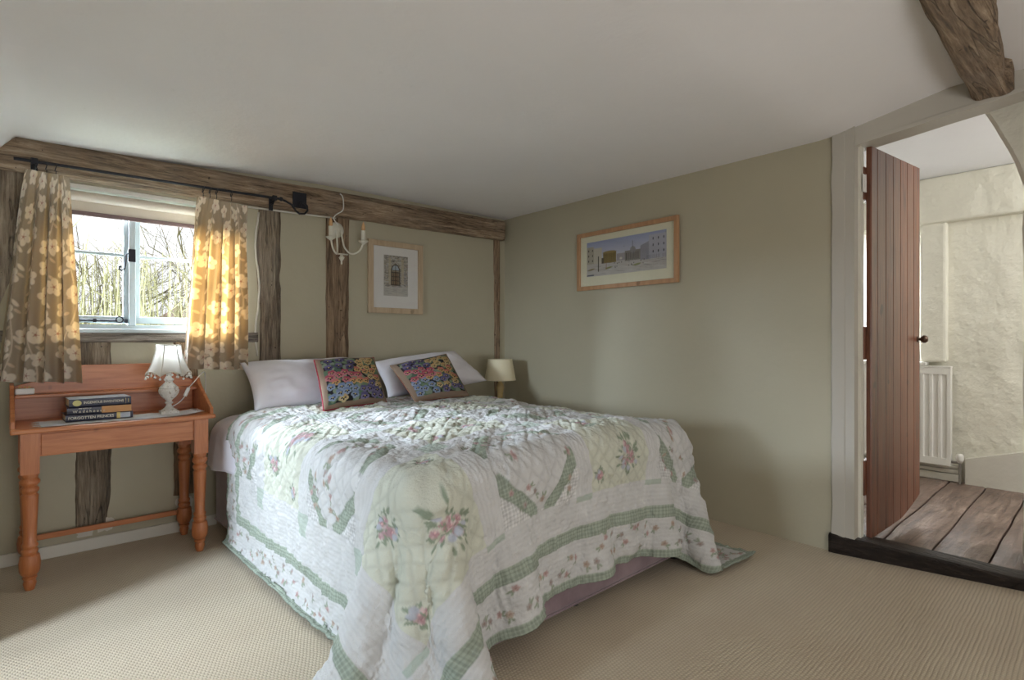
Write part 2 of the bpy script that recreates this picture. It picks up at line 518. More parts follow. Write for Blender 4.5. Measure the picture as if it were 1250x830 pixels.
tstr(hbeam('trim_8', M['beamx'], -.42, 3.07, lambda t: 1.918+.047*t, lambda t: 2.085+.045*t, -.02, .062, n=160, seed=9))
# chipped white patches at the feet of the posts
g = MB()
def blob(mb, cu, cz, ru, rz, off, seed):
    n = 22; vs = [WB(cu, off, cz)]
    for i in range(n):
        a = 2*PI*i/n
        k = 1+.35*mnoise.noise(Vector((math.cos(a)*2, math.sin(a)*2, seed)))
        sq = 1/max(abs(math.cos(a)), abs(math.sin(a)))**.8
        vs.append(WB(cu+ru*k*sq*math.cos(a), off, cz+rz*k*sq*math.sin(a)))
    mb.add(vs, [(0, i+1, (i+1) % n+1) for i in range(n)])
blob(g, .175, .095, .035, .022, .004, 1); blob(g, .262, .12, .035, .035, .005, 2)
blob(g, .63, .165, .045, .03, .006, 4); blob(g, .63, .10, .045, .02, .006, 5)
struct(g.build('trim_9', M['trimwhite']))
g = MB()  # plaster lip beside the first post
pts = []
for i in range(30):
    z = 1.0+.9*i/29
    pts.append(WB(1.034-.012*math.sin(i*.35)-.004*mnoise.noise(Vector((z*12, 0, 0))), .008, z))
g.tube(pts, .006, 6); g.tube([WB(.94+.1*i, .03, 1.918+.0013*i*2) for i in range(7)], .006, 6)
struct(g.build('trim_10', M['trimwhite'], smooth=True))

# ------------------------------------------------------------------ window_1
def W(name): return name
win = empty('window_1', WB((wu0+wu1)/2, -.1, wz0), WA); win['kind'] = 'structure'
hw = (wu1-wu0)/2; H = wz1-wz0
# local: x along, y: +outside, z up
g = MB()
fw = .034
g.box(-hw, hw, -.02, .05, 0, .035); g.box(-hw, hw, -.02, .05, H-.05, H)
g.box(-hw, -hw+fw, -.02, .05, .03, H-.03); g.box(hw-fw, hw, -.02, .05, .03, H-.03)
cxm = -.022
g.box(cxm-.016, cxm+.016, -.025, .05, .03, H-.03)
fr = g.build('window_frame', M['winframe'], win, bevel=.003)
def casement(x0, x1, z0, z1, y):
    g = MB(); w = .030
    g.box(x0, x1, y, y+.03, z0, z0+w*1.2); g.box(x0, x1, y, y+.03, z1-w, z1)
    g.box(x0, x0+w, y, y+.03, z0, z1); g.box(x1-w, x1, y, y+.03, z0, z1)
    zm = z0+(z1-z0)*.56
    g.box(x0, x1, y+.006, y+.026, zm-.008, zm+.008)
    o = g.build('casement', M['winframe'], win, bevel=.003)
    p = MB(); p.box(x0+w, x1-w, y+.014, y+.017, z0+w, z1-w)
    p.build('pane', M['glass'], o)
casement(-hw+.03, cxm-.010, .045, H-.045, -.005)
casement(cxm+.012, hw-.03, .045, H-.045, .012)
g = MB()  # fastener and stay
g.box(cxm-.022, cxm+.012, -.045, -.03, .385, .455)
hook = [(cxm-.02, -.055, .43), (cxm-.035, -.06, .42), (cxm-.037, -.06, .37), (cxm-.04, -.06, .345), (cxm-.055, -.06, .33), (cxm-.068, -.06, .34), (cxm-.066, -.06, .352), (cxm-.056, -.06, .352)]
g.tube(hook, .005, 8)
g.build('window_fastener', M['iron'], win, smooth=False)
g = MB(); g.tube([(-hw+.03, -.03, .058), (cxm-.07, -.03, .055)], .005, 8)
g.tube([(cxm-.06+.016*math.cos(a), -.03, .062+.016*math.sin(a)) for a in np.linspace(PI*1.3, -PI*.7, 18)], .0035, 6)
g.box(-.2, -.185, -.035, -.02, .045, .065); g.box(-.06, -.045, -.035, -.02, .045, .065)
g.build('casement_stay', M['iron'], win)
g = MB(); g.box(-hw-.0, hw+.0, -.125, -.02, -.012, .010)
g.build('window_sill', M['winframe'], win, bevel=.004)
# roller blind in the recess
t = NT('blind_cloth'); t.base(lin((224, 214, 200))); M['blind'] = t.set(Roughness=.7)
t.b.inputs['Transmission Weight'].default_value = 0
bl = empty('roller_blind', WB((wu0+wu1)/2, -.035, wz1-.03), WA, 'rolled up cream roller blind at the top of the window recess', 'blind')
g = MB(); g.tube([(-hw+.015, 0, -.028), (hw-.015, 0, -.028)], .026, 16); g.build('blind_roll', M['blind'], bl, auto=40)
g = MB(); g.box(-hw+.015, hw-.015, .021, .024, -.105, -.03); g.build('blind_cloth', M['blind'], bl)
g = MB(); g.box(-hw+.015, hw-.015, .012, .030, -.125, -.103); g.build('bottom_bar', plain('blind_bar', (122, 100, 100), .5), bl, bevel=.003)
g = MB(); g.box(-hw+.003, hw-.003, -.030, .035, .006, .028); g.build('head_rail', M['white'], bl, bevel=.002)

# ------------------------------------------------------------------ curtain pole, rings
pole = empty('curtain_pole', WB(.6, .13, 1.965), WA, 'black iron curtain pole with scrolled end hung across the oak beam', 'curtain pole')
zr = lambda u: -.008+.0155*(u+.1)/1.38*1.4
g = MB(); g.tube([(-.705, 0, zr(-.1)), (.53, 0, zr(1.13))], .0075, 12); g.build('rod', M['iron'], pole, auto=40)
g = MB()
sc = [(.53, 0, zr(1.13)), (.56, 0, .005), (.60, 0, -.012), (.625, 0, -.045), (.65, 0, -.062), (.682, 0, -.058), (.702, 0, -.035), (.70, 0, -.005), (.682, 0, .012), (.662, 0, .008), (.655, 0, -.008), (.664, 0, -.02)]
g.tube(sc, .0062, 10); g.ball((.535, 0, zr(1.13)), .013)
g.build('scroll_finial', M['iron'], pole, smooth=True)
for u in (-.63, .495):
    g = MB(); g.tube([(u, 0, zr(u+.6)-.008), (u, .03, zr(u+.6)-.03), (u, .066, zr(u+.6)-.03)], .006, 8)
    g.box(u-.012, u+.012, .060, .066, -.055, .025); g.box(u-.012, u+.012, -.013, .013, zr(u+.6)-.014, zr(u+.6)+.014)
    g.build('bracket', M['iron'], pole)
# black plate on the beam
g = MB(); wallbox(g, 1.232, 1.322, .055, .067, 1.955, 2.055)
tag(g.build('iron_plate', M['iron']), 'square black iron plate fixed on the beam beside the curtain pole scroll', 'plate')

# ------------------------------------------------------------------ curtains
def curtain_canvas(w, h, seed, nx, ny):
    r = random.Random(seed)
    c = Canvas(w, h, nx, ny, (172, 160, 142))
    cream = (232, 226, 214)
    # vines
    for k in range(int(w/.16)+1):
        x0 = .06+.16*k
        pts = [(x0+.045*math.sin(t*5+k*1.7)+.02*math.sin(t*13+k), t) for t in np.linspace(0, h, 60)]
        c.line(pts, .0032, (208, 198, 180))
        for t in np.arange(.05, h, .085):
            px = x0+.045*math.sin(t*5+k*1.7)+.02*math.sin(t*13+k)
            sd = r.choice((-1, 1)); a = r.uniform(.3, 1.2)*sd
            lx, ly = px+sd*.022, t-.02
            c.ell(lx, ly, .022, .0095, -sd*.7, cream, .2)
            c.ell(px-sd*.028, t+.028, .017, .0075, sd*.5, (214, 200, 178), .2)
    n = int(w*h/.0135)
    placed = []
    for _ in range(4000):
        if len(placed) >= n: break
        fx, fy = r.uniform(0, w), r.uniform(0, h)
        if any(math.hypot(fx-a, fy-b) < .092 for a, b in placed): continue
        placed.append((fx, fy)); a0 = r.uniform(0, 6)
        R = r.uniform(.023, .028)
        for p in range(5):
            a = a0+2*PI*p/5
            c.ell(fx+R*.95*math.cos(a), fy+R*.95*math.sin(a), R*.80, R*.66, a, cream, .12)
        for p in range(5):
            a = a0+2*PI*p/5+.6
            c.line([(fx, fy), (fx+R*.6*math.cos(a), fy+R*.6*math.sin(a))], .0016, (204, 182, 164))
        c.ell(fx, fy, R*.22, R*.22, 0, (184, 140, 128), .3)
    return c
def clothmat(name, tint, fac):
    t = NT(name)
    a = t.node('ShaderNodeVertexColor', layer_name='Col')
    v = t.coord('UV', (400, 800, 1))
    t.base(a.outputs['Color']); t.set(Roughness=.9)
    tl = t.node('ShaderNodeBsdfTranslucent', {'Color': t.mix(1.0, a.outputs['Color'], tint, 'MULTIPLY')})
    t.bump(t.noise(t.coord(), 500, 2), .25, .002)
    mx = t.node('ShaderNodeMixShader', {0: fac, 1: t.b.outputs[0], 2: tl.outputs[0]})
    t.l.new(mx.outputs[0], t.n['Material Output'].inputs['Surface'])
    return t.m
M['curtain'] = clothmat('blossom_curtain', (1.9, 1.15, .42), .12)
M['ctape'] = plain('curtain_lining', (214, 208, 196), .8)
def make_curtain(loc_u, label, ut, ub, zt, zb, cloth_w, pleats, seed, ringu):
    nx, ny = 190, 250
    H = 1.0
    c = curtain_canvas(cloth_w, H, seed, nx, ny)
    root = empty('curtain', WB(loc_u, .13, zt(0)-.0), WA, label, 'curtain', 'blossom print curtains at the window')
    P = np.zeros((nx, ny, 3))
    s = np.linspace(0, 1, nx)
    for j in range(ny):
        t = j/(ny-1)                    # 0 bottom, 1 top
        k = 1-t
        amp = .012+.030*min(1, k*1.8)
        # pleat phase drifts down the drop
        ph = 2*PI*pleats*s
        wob = .35*np.sin(3*s+seed+k*1.5)
        off = amp*np.sin(ph+wob)+.35*amp*np.sin(2.1*ph+1.3*k+seed)
        if t > .86:                     # pinched heads
            q = (t-.86)/.14
            off = off*(1-q)+q*.016*np.abs(np.sin(ph*.5))**.5
        x0 = ut[0]+(ub[0]-ut[0])*k**.8; x1 = ut[1]+(ub[1]-ut[1])*k**1.2
        x = x0+(x1-x0)*s+.012*np.cos(ph+wob)*min(1, k*2)
        zz_t = np.interp(s, [0, 1], [zt(0), zt(1)]); zz_b = np.interp(s, [0, 1], [zb(0), zb(1)])
        zz = zz_b+(zz_t-zz_b)*t-.004*np.cos(ph)*k
        P[:, j, 0] = x-loc_u; P[:, j, 1] = -off; P[:, j, 2] = zz-zt(0)
    grid_mesh('curtain_cloth', P, M['curtain'], root, c.c)
    for u, du in ringu:
        z = zr(u)+1.965-zt(0)
        rg = MB(); rg.tube([(u-loc_u+.004*math.sin(a), .017*math.cos(a), z-.013+.017*math.sin(a)) for a in np.linspace(0, 2*PI, 22)], .0022, 6)
        rg.tube([(u-loc_u, .0, z-.030), (u-loc_u, .0, z-.046), (u-loc_u+du, .004, z-.055)], .0018, 6)
        rg.build('curtain_ring', M['iron'], root, smooth=True)
    return root
make_curtain(0, 'left blossom print curtain hanging above the left end of the pine table', (-.062, .103), (-.175, .140), lambda s: 1.915-.008*s, lambda s: .905-.018*s, .60, 4, 3, [(-.02, 0), (.015, 0), (.05, 0)])
make_curtain(.79, 'right blossom print curtain hanging behind the small table lamp', (.668, .935), (.585, .945), lambda s: 1.912-.014*s, lambda s: .942-.02*s, .66, 4.5, 8, [(.70, 0), (.735, 0), (.77, 0), (.85, 0)])

# ------------------------------------------------------------------ world outside
g = MB(); g.add([(-60, 4.6, -2.6), (60, 4.6, -2.6), (60, 90, -2.0), (-60, 90, -2.0)], [(0, 1, 2, 3)])
struct(g.build('ground_outside', plain('winter_grass', (150, 156, 110), .9, 0, .3, 3, .15)))
M['bark'] = plain('twig_bark', (112, 104, 84), .9, 0, 0, 0, .2)
M['bark2'] = plain('mossy_bark', (128, 124, 88), .9, 0, 0, 0, .2)
def tree(name, loc, h, seed, mat, label, r0=.14, depth=6, spread=.5, group=None):
    r = random.Random(seed); g = MB()
    def br(p, d, L, rad, k):
        pts = [p]; n = 3
        for i in range(n):
            d = (d+Vector((r.uniform(-1, 1), r.uniform(-1, 1), r.uniform(-.6, .9)))*.16).normalized()
            pts.append(pts[-1]+d*L/n)
        g.tube(pts, rad, 5 if k > 2 else 3, rad*.62)
        if k == 0: return
        for i in range(r.choice((2, 3, 3))):
            a = pts[r.choice((1, 2, 3, 3))]
            nd = (d+Vector((r.uniform(-1, 1), r.uniform(-1, 1), r.uniform(-.5, .8)))*spread*1.6).normalized()
            br(a, nd, L*r.uniform(.62, .85), rad*.6, k-1)
    root = empty(name, loc, 0, label, 'tree', group)
    br(Vector((0, 0, 0)), Vector((0, 0, 1)), h*.3, r0, depth)
    g.build('branches', mat, root)
    return root
def tree_fast(*a, **k): return tree(*a, **k)
bmesh_build = MB.build
tree('bare_tree', (.35, 11.5, -2.5), 7.6, 5, M['bark'], 'bare winter tree in the left half of the window', .09, 7, .62)
tree('bare_tree', (2.7, 15.0, -2.5), 9.6, 9, M['bark2'], 'bare winter tree in the right half of the window', .11, 7, .66)
tree('bare_tree', (1.6, 24, -2.5), 10.0, 21, M['bark'], 'distant bare tree seen beside the window mullion', .12, 6, .7)
def hedge(loc, seed, w, h, label):
    r = random.Random(seed); g = MB()
    for i in range(1500):
        x = r.uniform(-w, w); y = r.uniform(-.6, .6)
        L = h*r.uniform(.45, 1)
        p = Vector((x, y, 0)); q = p+Vector((r.uniform(-.4, .4), r.uniform(-.3, .3), L))
        mid = (p+q)/2+Vector((r.uniform(-.2, .2), 0, 0))
        g.tube([p, mid, q], .016, 3, .005)
        for k in range(3):
            a = mid+(q-mid)*r.random()
            g.tube([a, a+Vector((r.uniform(-.45, .45), r.uniform(-.3, .3), r.uniform(0, .45)))], .008, 3, .003)
    o = g.build('hedge', M['bark2']); o.location = loc
    return tag(o, label, 'hedge')
hedge((1.2, 9.5, -2.5), 4, 2.8, 4.9, 'pale leafless hedge low in the left window pane')
g = MB()
hs = empty('neighbour_house', (5.3, 19.5, -1.6), .25, 'brown tiled house roof low in the right window pane', 'house')
g.box(-2.2, 2.2, 0, 5, 0, 2.3); g.build('house_wall', plain('brick', (150, 104, 88), .9), hs)
g = MB(); g.prism([(-2.6, 2.2), (0, 4.0), (2.6, 2.2), (2.4, 2.1), (0, 3.8), (-2.4, 2.1)], 'y', -.3, 5.3); g.build('roof', plain('roof_tile', (160, 130, 120), .9, 0, .5, 30, .2), hs)

# ------------------------------------------------------------------ dressing table
tb = empty('dressing_table', (.297, 3.262, 0), WA, 'orange pine side table with raised back shelf and turned legs under the window', 'table')
g = MB(); g.box(-.402, .402, -.045, .372, .690, .712); g.build('tabletop', M['pine'], tb, bevel=.006)
def leg_prof(scale=1):
    # (r, z) turned sections between z=.51 (square block above) and the foot
    return [(.016, 0), (.020, .012), (.024, .03), (.021, .045), (.026, .052), (.026, .058), (.021, .062), (.030, .070), (.0365, .085), (.0385, .12), (.034, .152), (.026, .158), (.030, .168), (.030, .176), (.025, .182), (.029, .192), (.029, .20), (.0235, .208), (.0245, .26), (.028, .34), (.0305, .405), (.0315, .415), (.025, .424), (.033, .436), (.033, .446), (.025, .456), (.036, .470), (.036, .480), (.028, .492), (.032, .505), (.032, .515)]
for lx, ly in ((-.336, 0), (.336, 0), (-.336, .335), (.336, .335)):
    g = MB(); g.lathe(leg_prof(), lx, ly, 0, 28); g.box(lx-.0325, lx+.0325, ly-.0325, ly+.0325, .512, .691)
    g.build('leg', M['pinez'], tb, auto=45)
g = MB(); g.box(-.305, .305, -.022, -.002, .585, .690)
g.box(-.305, .305, .337, .357, .585, .690); g.box(-.346, -.326, .03, .305, .585, .690); g.box(.326, .346, .03, .305, .585, .690)
g.build('apron', M['pine'], tb, bevel=.002)
g = MB(); g.box(-.299, .299, -.027, -.021, .590, .683); g.build('drawer_front', M['pine'], tb, bevel=.002)
g = MB(); g.box(-.315, .315, .328, .346, .118, .145); g.build('stretcher', M['pine'], tb, bevel=.003)
g = MB()
top = []
for i in range(41):
    x = -.382+.764*i/40; a = abs(x)
    if a < .25: z = .972
    elif a < .31: z = .972-.075*(1-math.cos(PI*(a-.25)/.06))/2
    else: z = .897-.02*((a-.31)/.07)
    top.append((x, z))
g.prism([(-.382, .71), *top, (.382, .71)], 'y', .355, .372); g.build('back_board', M['pine'], tb, bevel=.002)
g = MB(); g.box(-.382, .382, .262, .356, .822, .838); g.build('shelf', M['pine'], tb, bevel=.003)
for sx in (-1, 1):
    pr = [(.372, .71), (.372, .885), (.355, .893), (.30, .893), (.265, .885)]
    for k in range(1, 10):
        q = k/10; pr.append((.265-.245*q+.03*math.sin(q*PI*2), .885-.135*(q**.8)+.012*math.sin(q*PI*2)))
    pr += [(.0, .742), (-.005, .71)]
    g = MB(); g.prism(pr, 'x', sx*.384 if sx < 0 else .384, sx*.400 if sx < 0 else .400)
    g.build('side_panel', M['pine'], tb, bevel=.002)

def onT(x, y, z=0):   # point on the table, in its own frame
    return (.297+x*UX-y*UY, 3.262+x*UY+y*UX, .712+z)
# paper/linen runner
nxr, nyr = 60, 24
P = np.zeros((nxr, nyr, 3))
for i in range(nxr):
    for j in range(nyr):
        x = -.31+.66*i/(nxr-1); y = -.022+.215*j/(nyr-1)
        x += .02*math.sin(j*1.1)*(i in (0, nxr-1)); 
        if i > 46: y += .05*(i-46)/13*((nyr-j)/nyr)*.9
        z = .0025+.003*abs(mnoise.noise(Vector((x*22, y*22, 1))))+(.010*max(0, (i-50)/9)**2)
        P[i, j] = onT(x, y, z)
tag(grid_mesh('table_runner', P, plain('white_linen', (226, 226, 230), .85, 0, .3, 120)), 'crumpled white cloth runner lying on the pine table', 'runner')
# small white box on the shelf, below the left curtain
g = MB(); g.box(-.036, .036, -.018, .018, 0, .03)
wb = empty('socket_box', onT(-.345, .305, .1262), WA, 'small white plastic box with brass pins at the left end of the table shelf', 'box')
g.build('case', M['plastic'], wb, bevel=.006)
g = MB()
for q in (-.018, 0, .016): g.box(q-.003, q+.003, -.004, .004, .029, .040)
g.build('pin', plain('brass', (150, 118, 62), .4, .8), wb)

# books
def text_mesh(name, txt, size, mat, parent, loc, rot=(PI/2, 0, 0), ext=.0004, sx=1.0):
    cu = bpy.data.curves.new('t', 'FONT'); cu.body = txt; cu.size = size; cu.extrude = ext
    cu.align_x = 'LEFT'; cu.align_y = 'CENTER'; cu.offset = size*.012
    o = bpy.data.objects.new('t', cu); C.objects.link(o)
    bpy.context.view_layer.update()
    dg = bpy.context.evaluated_depsgraph_get()
    me = bpy.data.meshes.new_from_object(o.evaluated_get(dg))
    C.objects.unlink(o); bpy.data.objects.remove(o)
    me.materials.clear(); me.materials.append(mat)
    r = bpy.data.objects.new(name, me); C.objects.link(r); r.parent = parent
    r.location = loc; r.rotation_euler = rot; r.scale = (sx, 1, 1)
    return r
M['navy'] = plain('navy_cover', (38, 42, 66), .35); M['paper'] = plain('book_pages', (226, 216, 190), .8)
M['lettering'] = plain('cream_lettering', (226, 222, 208), .6); M['tan'] = plain('tan_band', (206, 152, 96), .5)
M['blurb'] = plain('pale_blue_cover', (196, 214, 228), .3, 0, 0, 0, .12)
def book(loc, rz, w, d, h, label, top=None, band=None):
    r = empty('book', loc, rz, label, 'book', 'books stacked on the pine table')
    # spine faces -y (front)
    g = MB(); t = .0022
    g.box(-w/2, w/2, -.0, d, 0, t); g.box(-w/2, w/2, 0, d, h-t, h)
    pr = [(0, 0), (-.004, .004), (-.005, h/2), (-.004, h-.004), (0, h), (t, h), (t, 0)]
    g.prism(pr, 'x', -w/2, w/2)
    g.build('cover', M['navy'], r)
    g = MB(); g.box(-w/2+.004, w/2-.004, t, d-.004, t, h-t); g.build('page_block', M['paper'], r)
    if top: g = MB(); g.box(-w/2+.001, w/2-.001, .001, d-.001, h-.0002, h+.0006); g.build('front_cover_picture', top, r)
    if band: g = MB(); g.box(band[0], band[1], -.0062, -.0040, .001, h-.001); g.build('spine_band', band[2], r)
    return r
b1 = book(onT(-.078, .062, .0055), WA+.02, .262, .165, .031, 'bottom navy book of the stack, with a yellow spine end', band=(.065, .079, plain('yellow_mark', (218, 196, 120), .5)))
text_mesh('spine_title', 'FORGOTTEN PRINCES', .0175, M['lettering'], b1, (-.122, -.0058, .0155))
g = MB(); g.box(.079, .120, -.0062, -.0040, .003, .028); g.build('spine_label', plain('grey_label', (176, 184, 196), .5), b1)
b2 = book(onT(-.078, .066, .0370), WA-.03, .250, .165, .034, 'middle navy book of the stack, with a wide tan band on its spine', band=(.006, .1245, M['tan']))
text_mesh('spine_title', 'W o d e h o u s e', .017, M['lettering'], b2, (-.104, -.0058, .013))
text_mesh('spine_subtitle', 'THE WORLD OF', .0065, M['lettering'], b2, (-.082, -.0058, .027))
b3 = book(onT(-.074, .070, .0715), WA+.03, .242, .165, .037, 'top navy book of the stack, with a pale blue and white cover', top=M['blurb'])
text_mesh('spine_title', 'INGENIOUS INVENTIONS', .0165, M['lettering'], b3, (-.068, -.0058, .019), sx=.84)
g = MB(); g.lathe([(.0001, 0), (.014, 0), (.014, .001), (.0001, .001)], 0, 0, 0, 20, 1.2, 1)
e = g.build('spine_emblem', plain('gold_emblem', (196, 190, 120), .4), b3); e.location = (-.092, -.0052, .019); e.rotation_euler = (PI/2, 0, 0)
g = MB(); g.box(.098, .0995, -.0062, -.004, .006, .031); g.box(.086, .088, -.0062, -.004, .012, .027); g.box(.108, .111, -.0062, -.004, .010, .028); g.build('spine_rule', plain('gold_rule', (176, 160, 100), .4), b3)

# little lamp on the table
lp = empty('table_lamp', onT(.222, .135, .003), 0, 'small white urn table lamp with beaded bell shade on the pine table', 'lamp')
t = NT('distressed_white'); v = t.coord(); n = t.noise(v, 40, 6, .7)
t.base(t.ramp(n, [(.42, lin((214, 210, 204))), (.56, lin((232, 230, 226))), (.60, lin((176, 166, 152)))])); t.bump(n, .3, .004); M['distress'] = t.set(Roughness=.6)
prof = [(.034, 0), (.036, .004), (.036, .018), (.026, .024), (.020, .030), (.014, .040), (.012, .048), (.019, .053), (.019, .059), (.012, .064), (.018, .072), (.034, .088), (.045, .106), (.048, .122), (.043, .130), (.045, .135), (.030, .150), (.020, .160), (.017, .168), (.023, .174), (.023, .180), (.014, .186), (.010, .20)]
g = MB(); g.lathe(prof, 0, 0, 0, 32); g.box(-.040, .040, -.040, .040, 0, .014); g.build('lamp_base', M['distress'], lp, auto=50)
g = MB(); g.lathe([(.012, .2), (.012, .25), (.018, .252), (.022, .275), (.018, .298), (.008, .31)], n=20); g.build('bulb_holder', M['white'], lp, smooth=True)
t = NT('sheer_shade'); t.base(lin((238, 234, 222))); t.set(Roughness=.8)
tr = t.node('ShaderNodeBsdfTransparent'); tl = t.node('ShaderNodeBsdfTranslucent', {'Color': (.85, .83, .76, 1)})
m1 = t.node('ShaderNodeMixShader', {0: .5, 1: t.b.outputs[0], 2: tl.outputs[0]}); m2 = t.node('ShaderNodeMixShader', {0: .32, 1: m1.outputs[0], 2: tr.outputs[0]})
t.l.new(m2.outputs[0], t.n['Material Output'].inputs['Surface']); M['sheer'] = t.m
def shade_r(q): return .054+.050*q**2.0+.004*math.sin(q*PI)     # q 0 top ..1 bottom
NP, K = 96, 16
P = np.zeros((NP+1, K+1, 3)); 
for i in range(NP+1):
    a = 2*PI*i/NP
    seg = (a/(2*PI)*6) % 1
    scal = math.sin(seg*PI)
    for j in range(K+1):
        q = j/K; r = shade_r(q)*(1-.055*scal)
        z = .358-.158*q*(1) + (.022*scal*q**3) - .0*q
        P[i, j] = (r*math.cos(a), r*math.sin(a), z)
sh = grid_mesh('lamp_shade', P, M['sheer'], lp)
g = MB()
M['rib'] = plain('shade_braid', (206, 200, 186), .7)
for k in range(6):
    a = 2*PI*k/6
    g.tube([((shade_r(q)+.001)*math.cos(a), (shade_r(q)+.001)*math.sin(a), .358-.158*q) for q in np.linspace(0, 1, 10)], .0028, 6)
g.tube([tuple(P[i, K]) for i in range(0, NP+1, 2)], .0030, 6); g.tube([tuple(P[i, 0]) for i in range(0, NP+1, 4)], .003, 6)
g.build('shade_braid', M['rib'], sh, smooth=True)
for i in range(0, NP, 4):
    p = P[i, K]; 
    b = MB(); dz = .012+.006*((i//4) % 2)
    b.tube([tuple(p), (p[0], p[1], p[2]-dz)], .0008, 4); b.ball((p[0], p[1], p[2]-dz-.004), .0058, 10, 8); b.build('bead', M['white'], sh, smooth=True)
# cord with inline switch
cord = MB(); cp = [Vector(q) for q in [(.02, .03, .03), (.06, .06, .05), (.085, .05, .085), (.10, .055, .12), (.135, .07, .16), (.165, .10, .19), (.19, .16, .20), (.215, .225, .19), (.222, .245, .10), (.222, .25, -.2), (.215, .25, -.42)]]
pts = []
for i in range(len(cp)-1):
    a, b, c_, d = cp[max(i-1, 0)], cp[i], cp[i+1], cp[min(i+2, len(cp)-1)]
    for k in range(6):
        t_ = k/6; pts.append(.5*((2*b)+(c_-a)*t_+(2*a-5*b+4*c_-d)*t_**2+(3*b-a-3*c_+d)*t_**3))
cord.tube(pts, .0026, 8); cd = cord.build('cord', M['plastic'], lp, smooth=True)
g = MB(); g.tube([(.082, .050, .080), (.102, .056, .124)], .0095, 10); g.build('inline_switch', M['plastic'], cd, auto=40, bevel=.002)

# ------------------------------------------------------------------ the bed
BR = math.radians(3); bcx, bcy = 1.700, 1.510
def BW(x, y, z): return Vector((bcx+x*math.cos(BR)-y*math.sin(BR), bcy+x*math.sin(BR)+y*math.cos(BR), z))
bed = empty('divan_bed', (bcx, bcy, 0), BR, 'large double divan bed with a mauve velvet base under the patchwork quilt', 'bed')
t = NT('mauve_velvet'); v = t.coord(); n = t.noise(v, 7, 5, .6); n2 = t.noise(t.coord('Object', (1, 1, 5)), 60, 3)
t.base(t.ramp(n, [(.3, lin((118, 98, 106))), (.7, lin((150, 130, 136)))])); t.bump(n2, .15, .002); t.b.inputs['Sheen Weight'].default_value = .5
M['velvet'] = t.set(Roughness=.7)
HX = .83; BL = 2.13
g = MB(); g.box(-HX+.015, HX-.015, .012, BL, .055, .375); g.build('divan_base', M['velvet'], bed, bevel=.015)
g = MB()
for z in (.062,): g.tube([(-HX+.015, .010, z), (HX-.015, .010, z)], .005, 6)
g.tube([(-HX+.013, BL, .062), (-HX+.013, .01, .062)], .005, 6); g.tube([(HX-.013, BL, .062), (HX-.013, .01, .062)], .005, 6)
g.build('piping', M['velvet'], bed)
for fx, fy in ((-.75, .08), (.75, .08), (-.75, BL-.1), (.75, BL-.1), (0, .1)):
    g = MB(); g.lathe([(.022, 0), (.024, .01), (.026, .05), (.026, .06)], fx, fy, 0, 16); g.build('foot', M['iron'], bed, auto=40)
g = MB(); g.box(-HX+.03, HX-.03, .03, BL, .376, .620); g.build('mattress', plain('mattress_ticking', (226, 224, 222), .8), bed, bevel=.07)

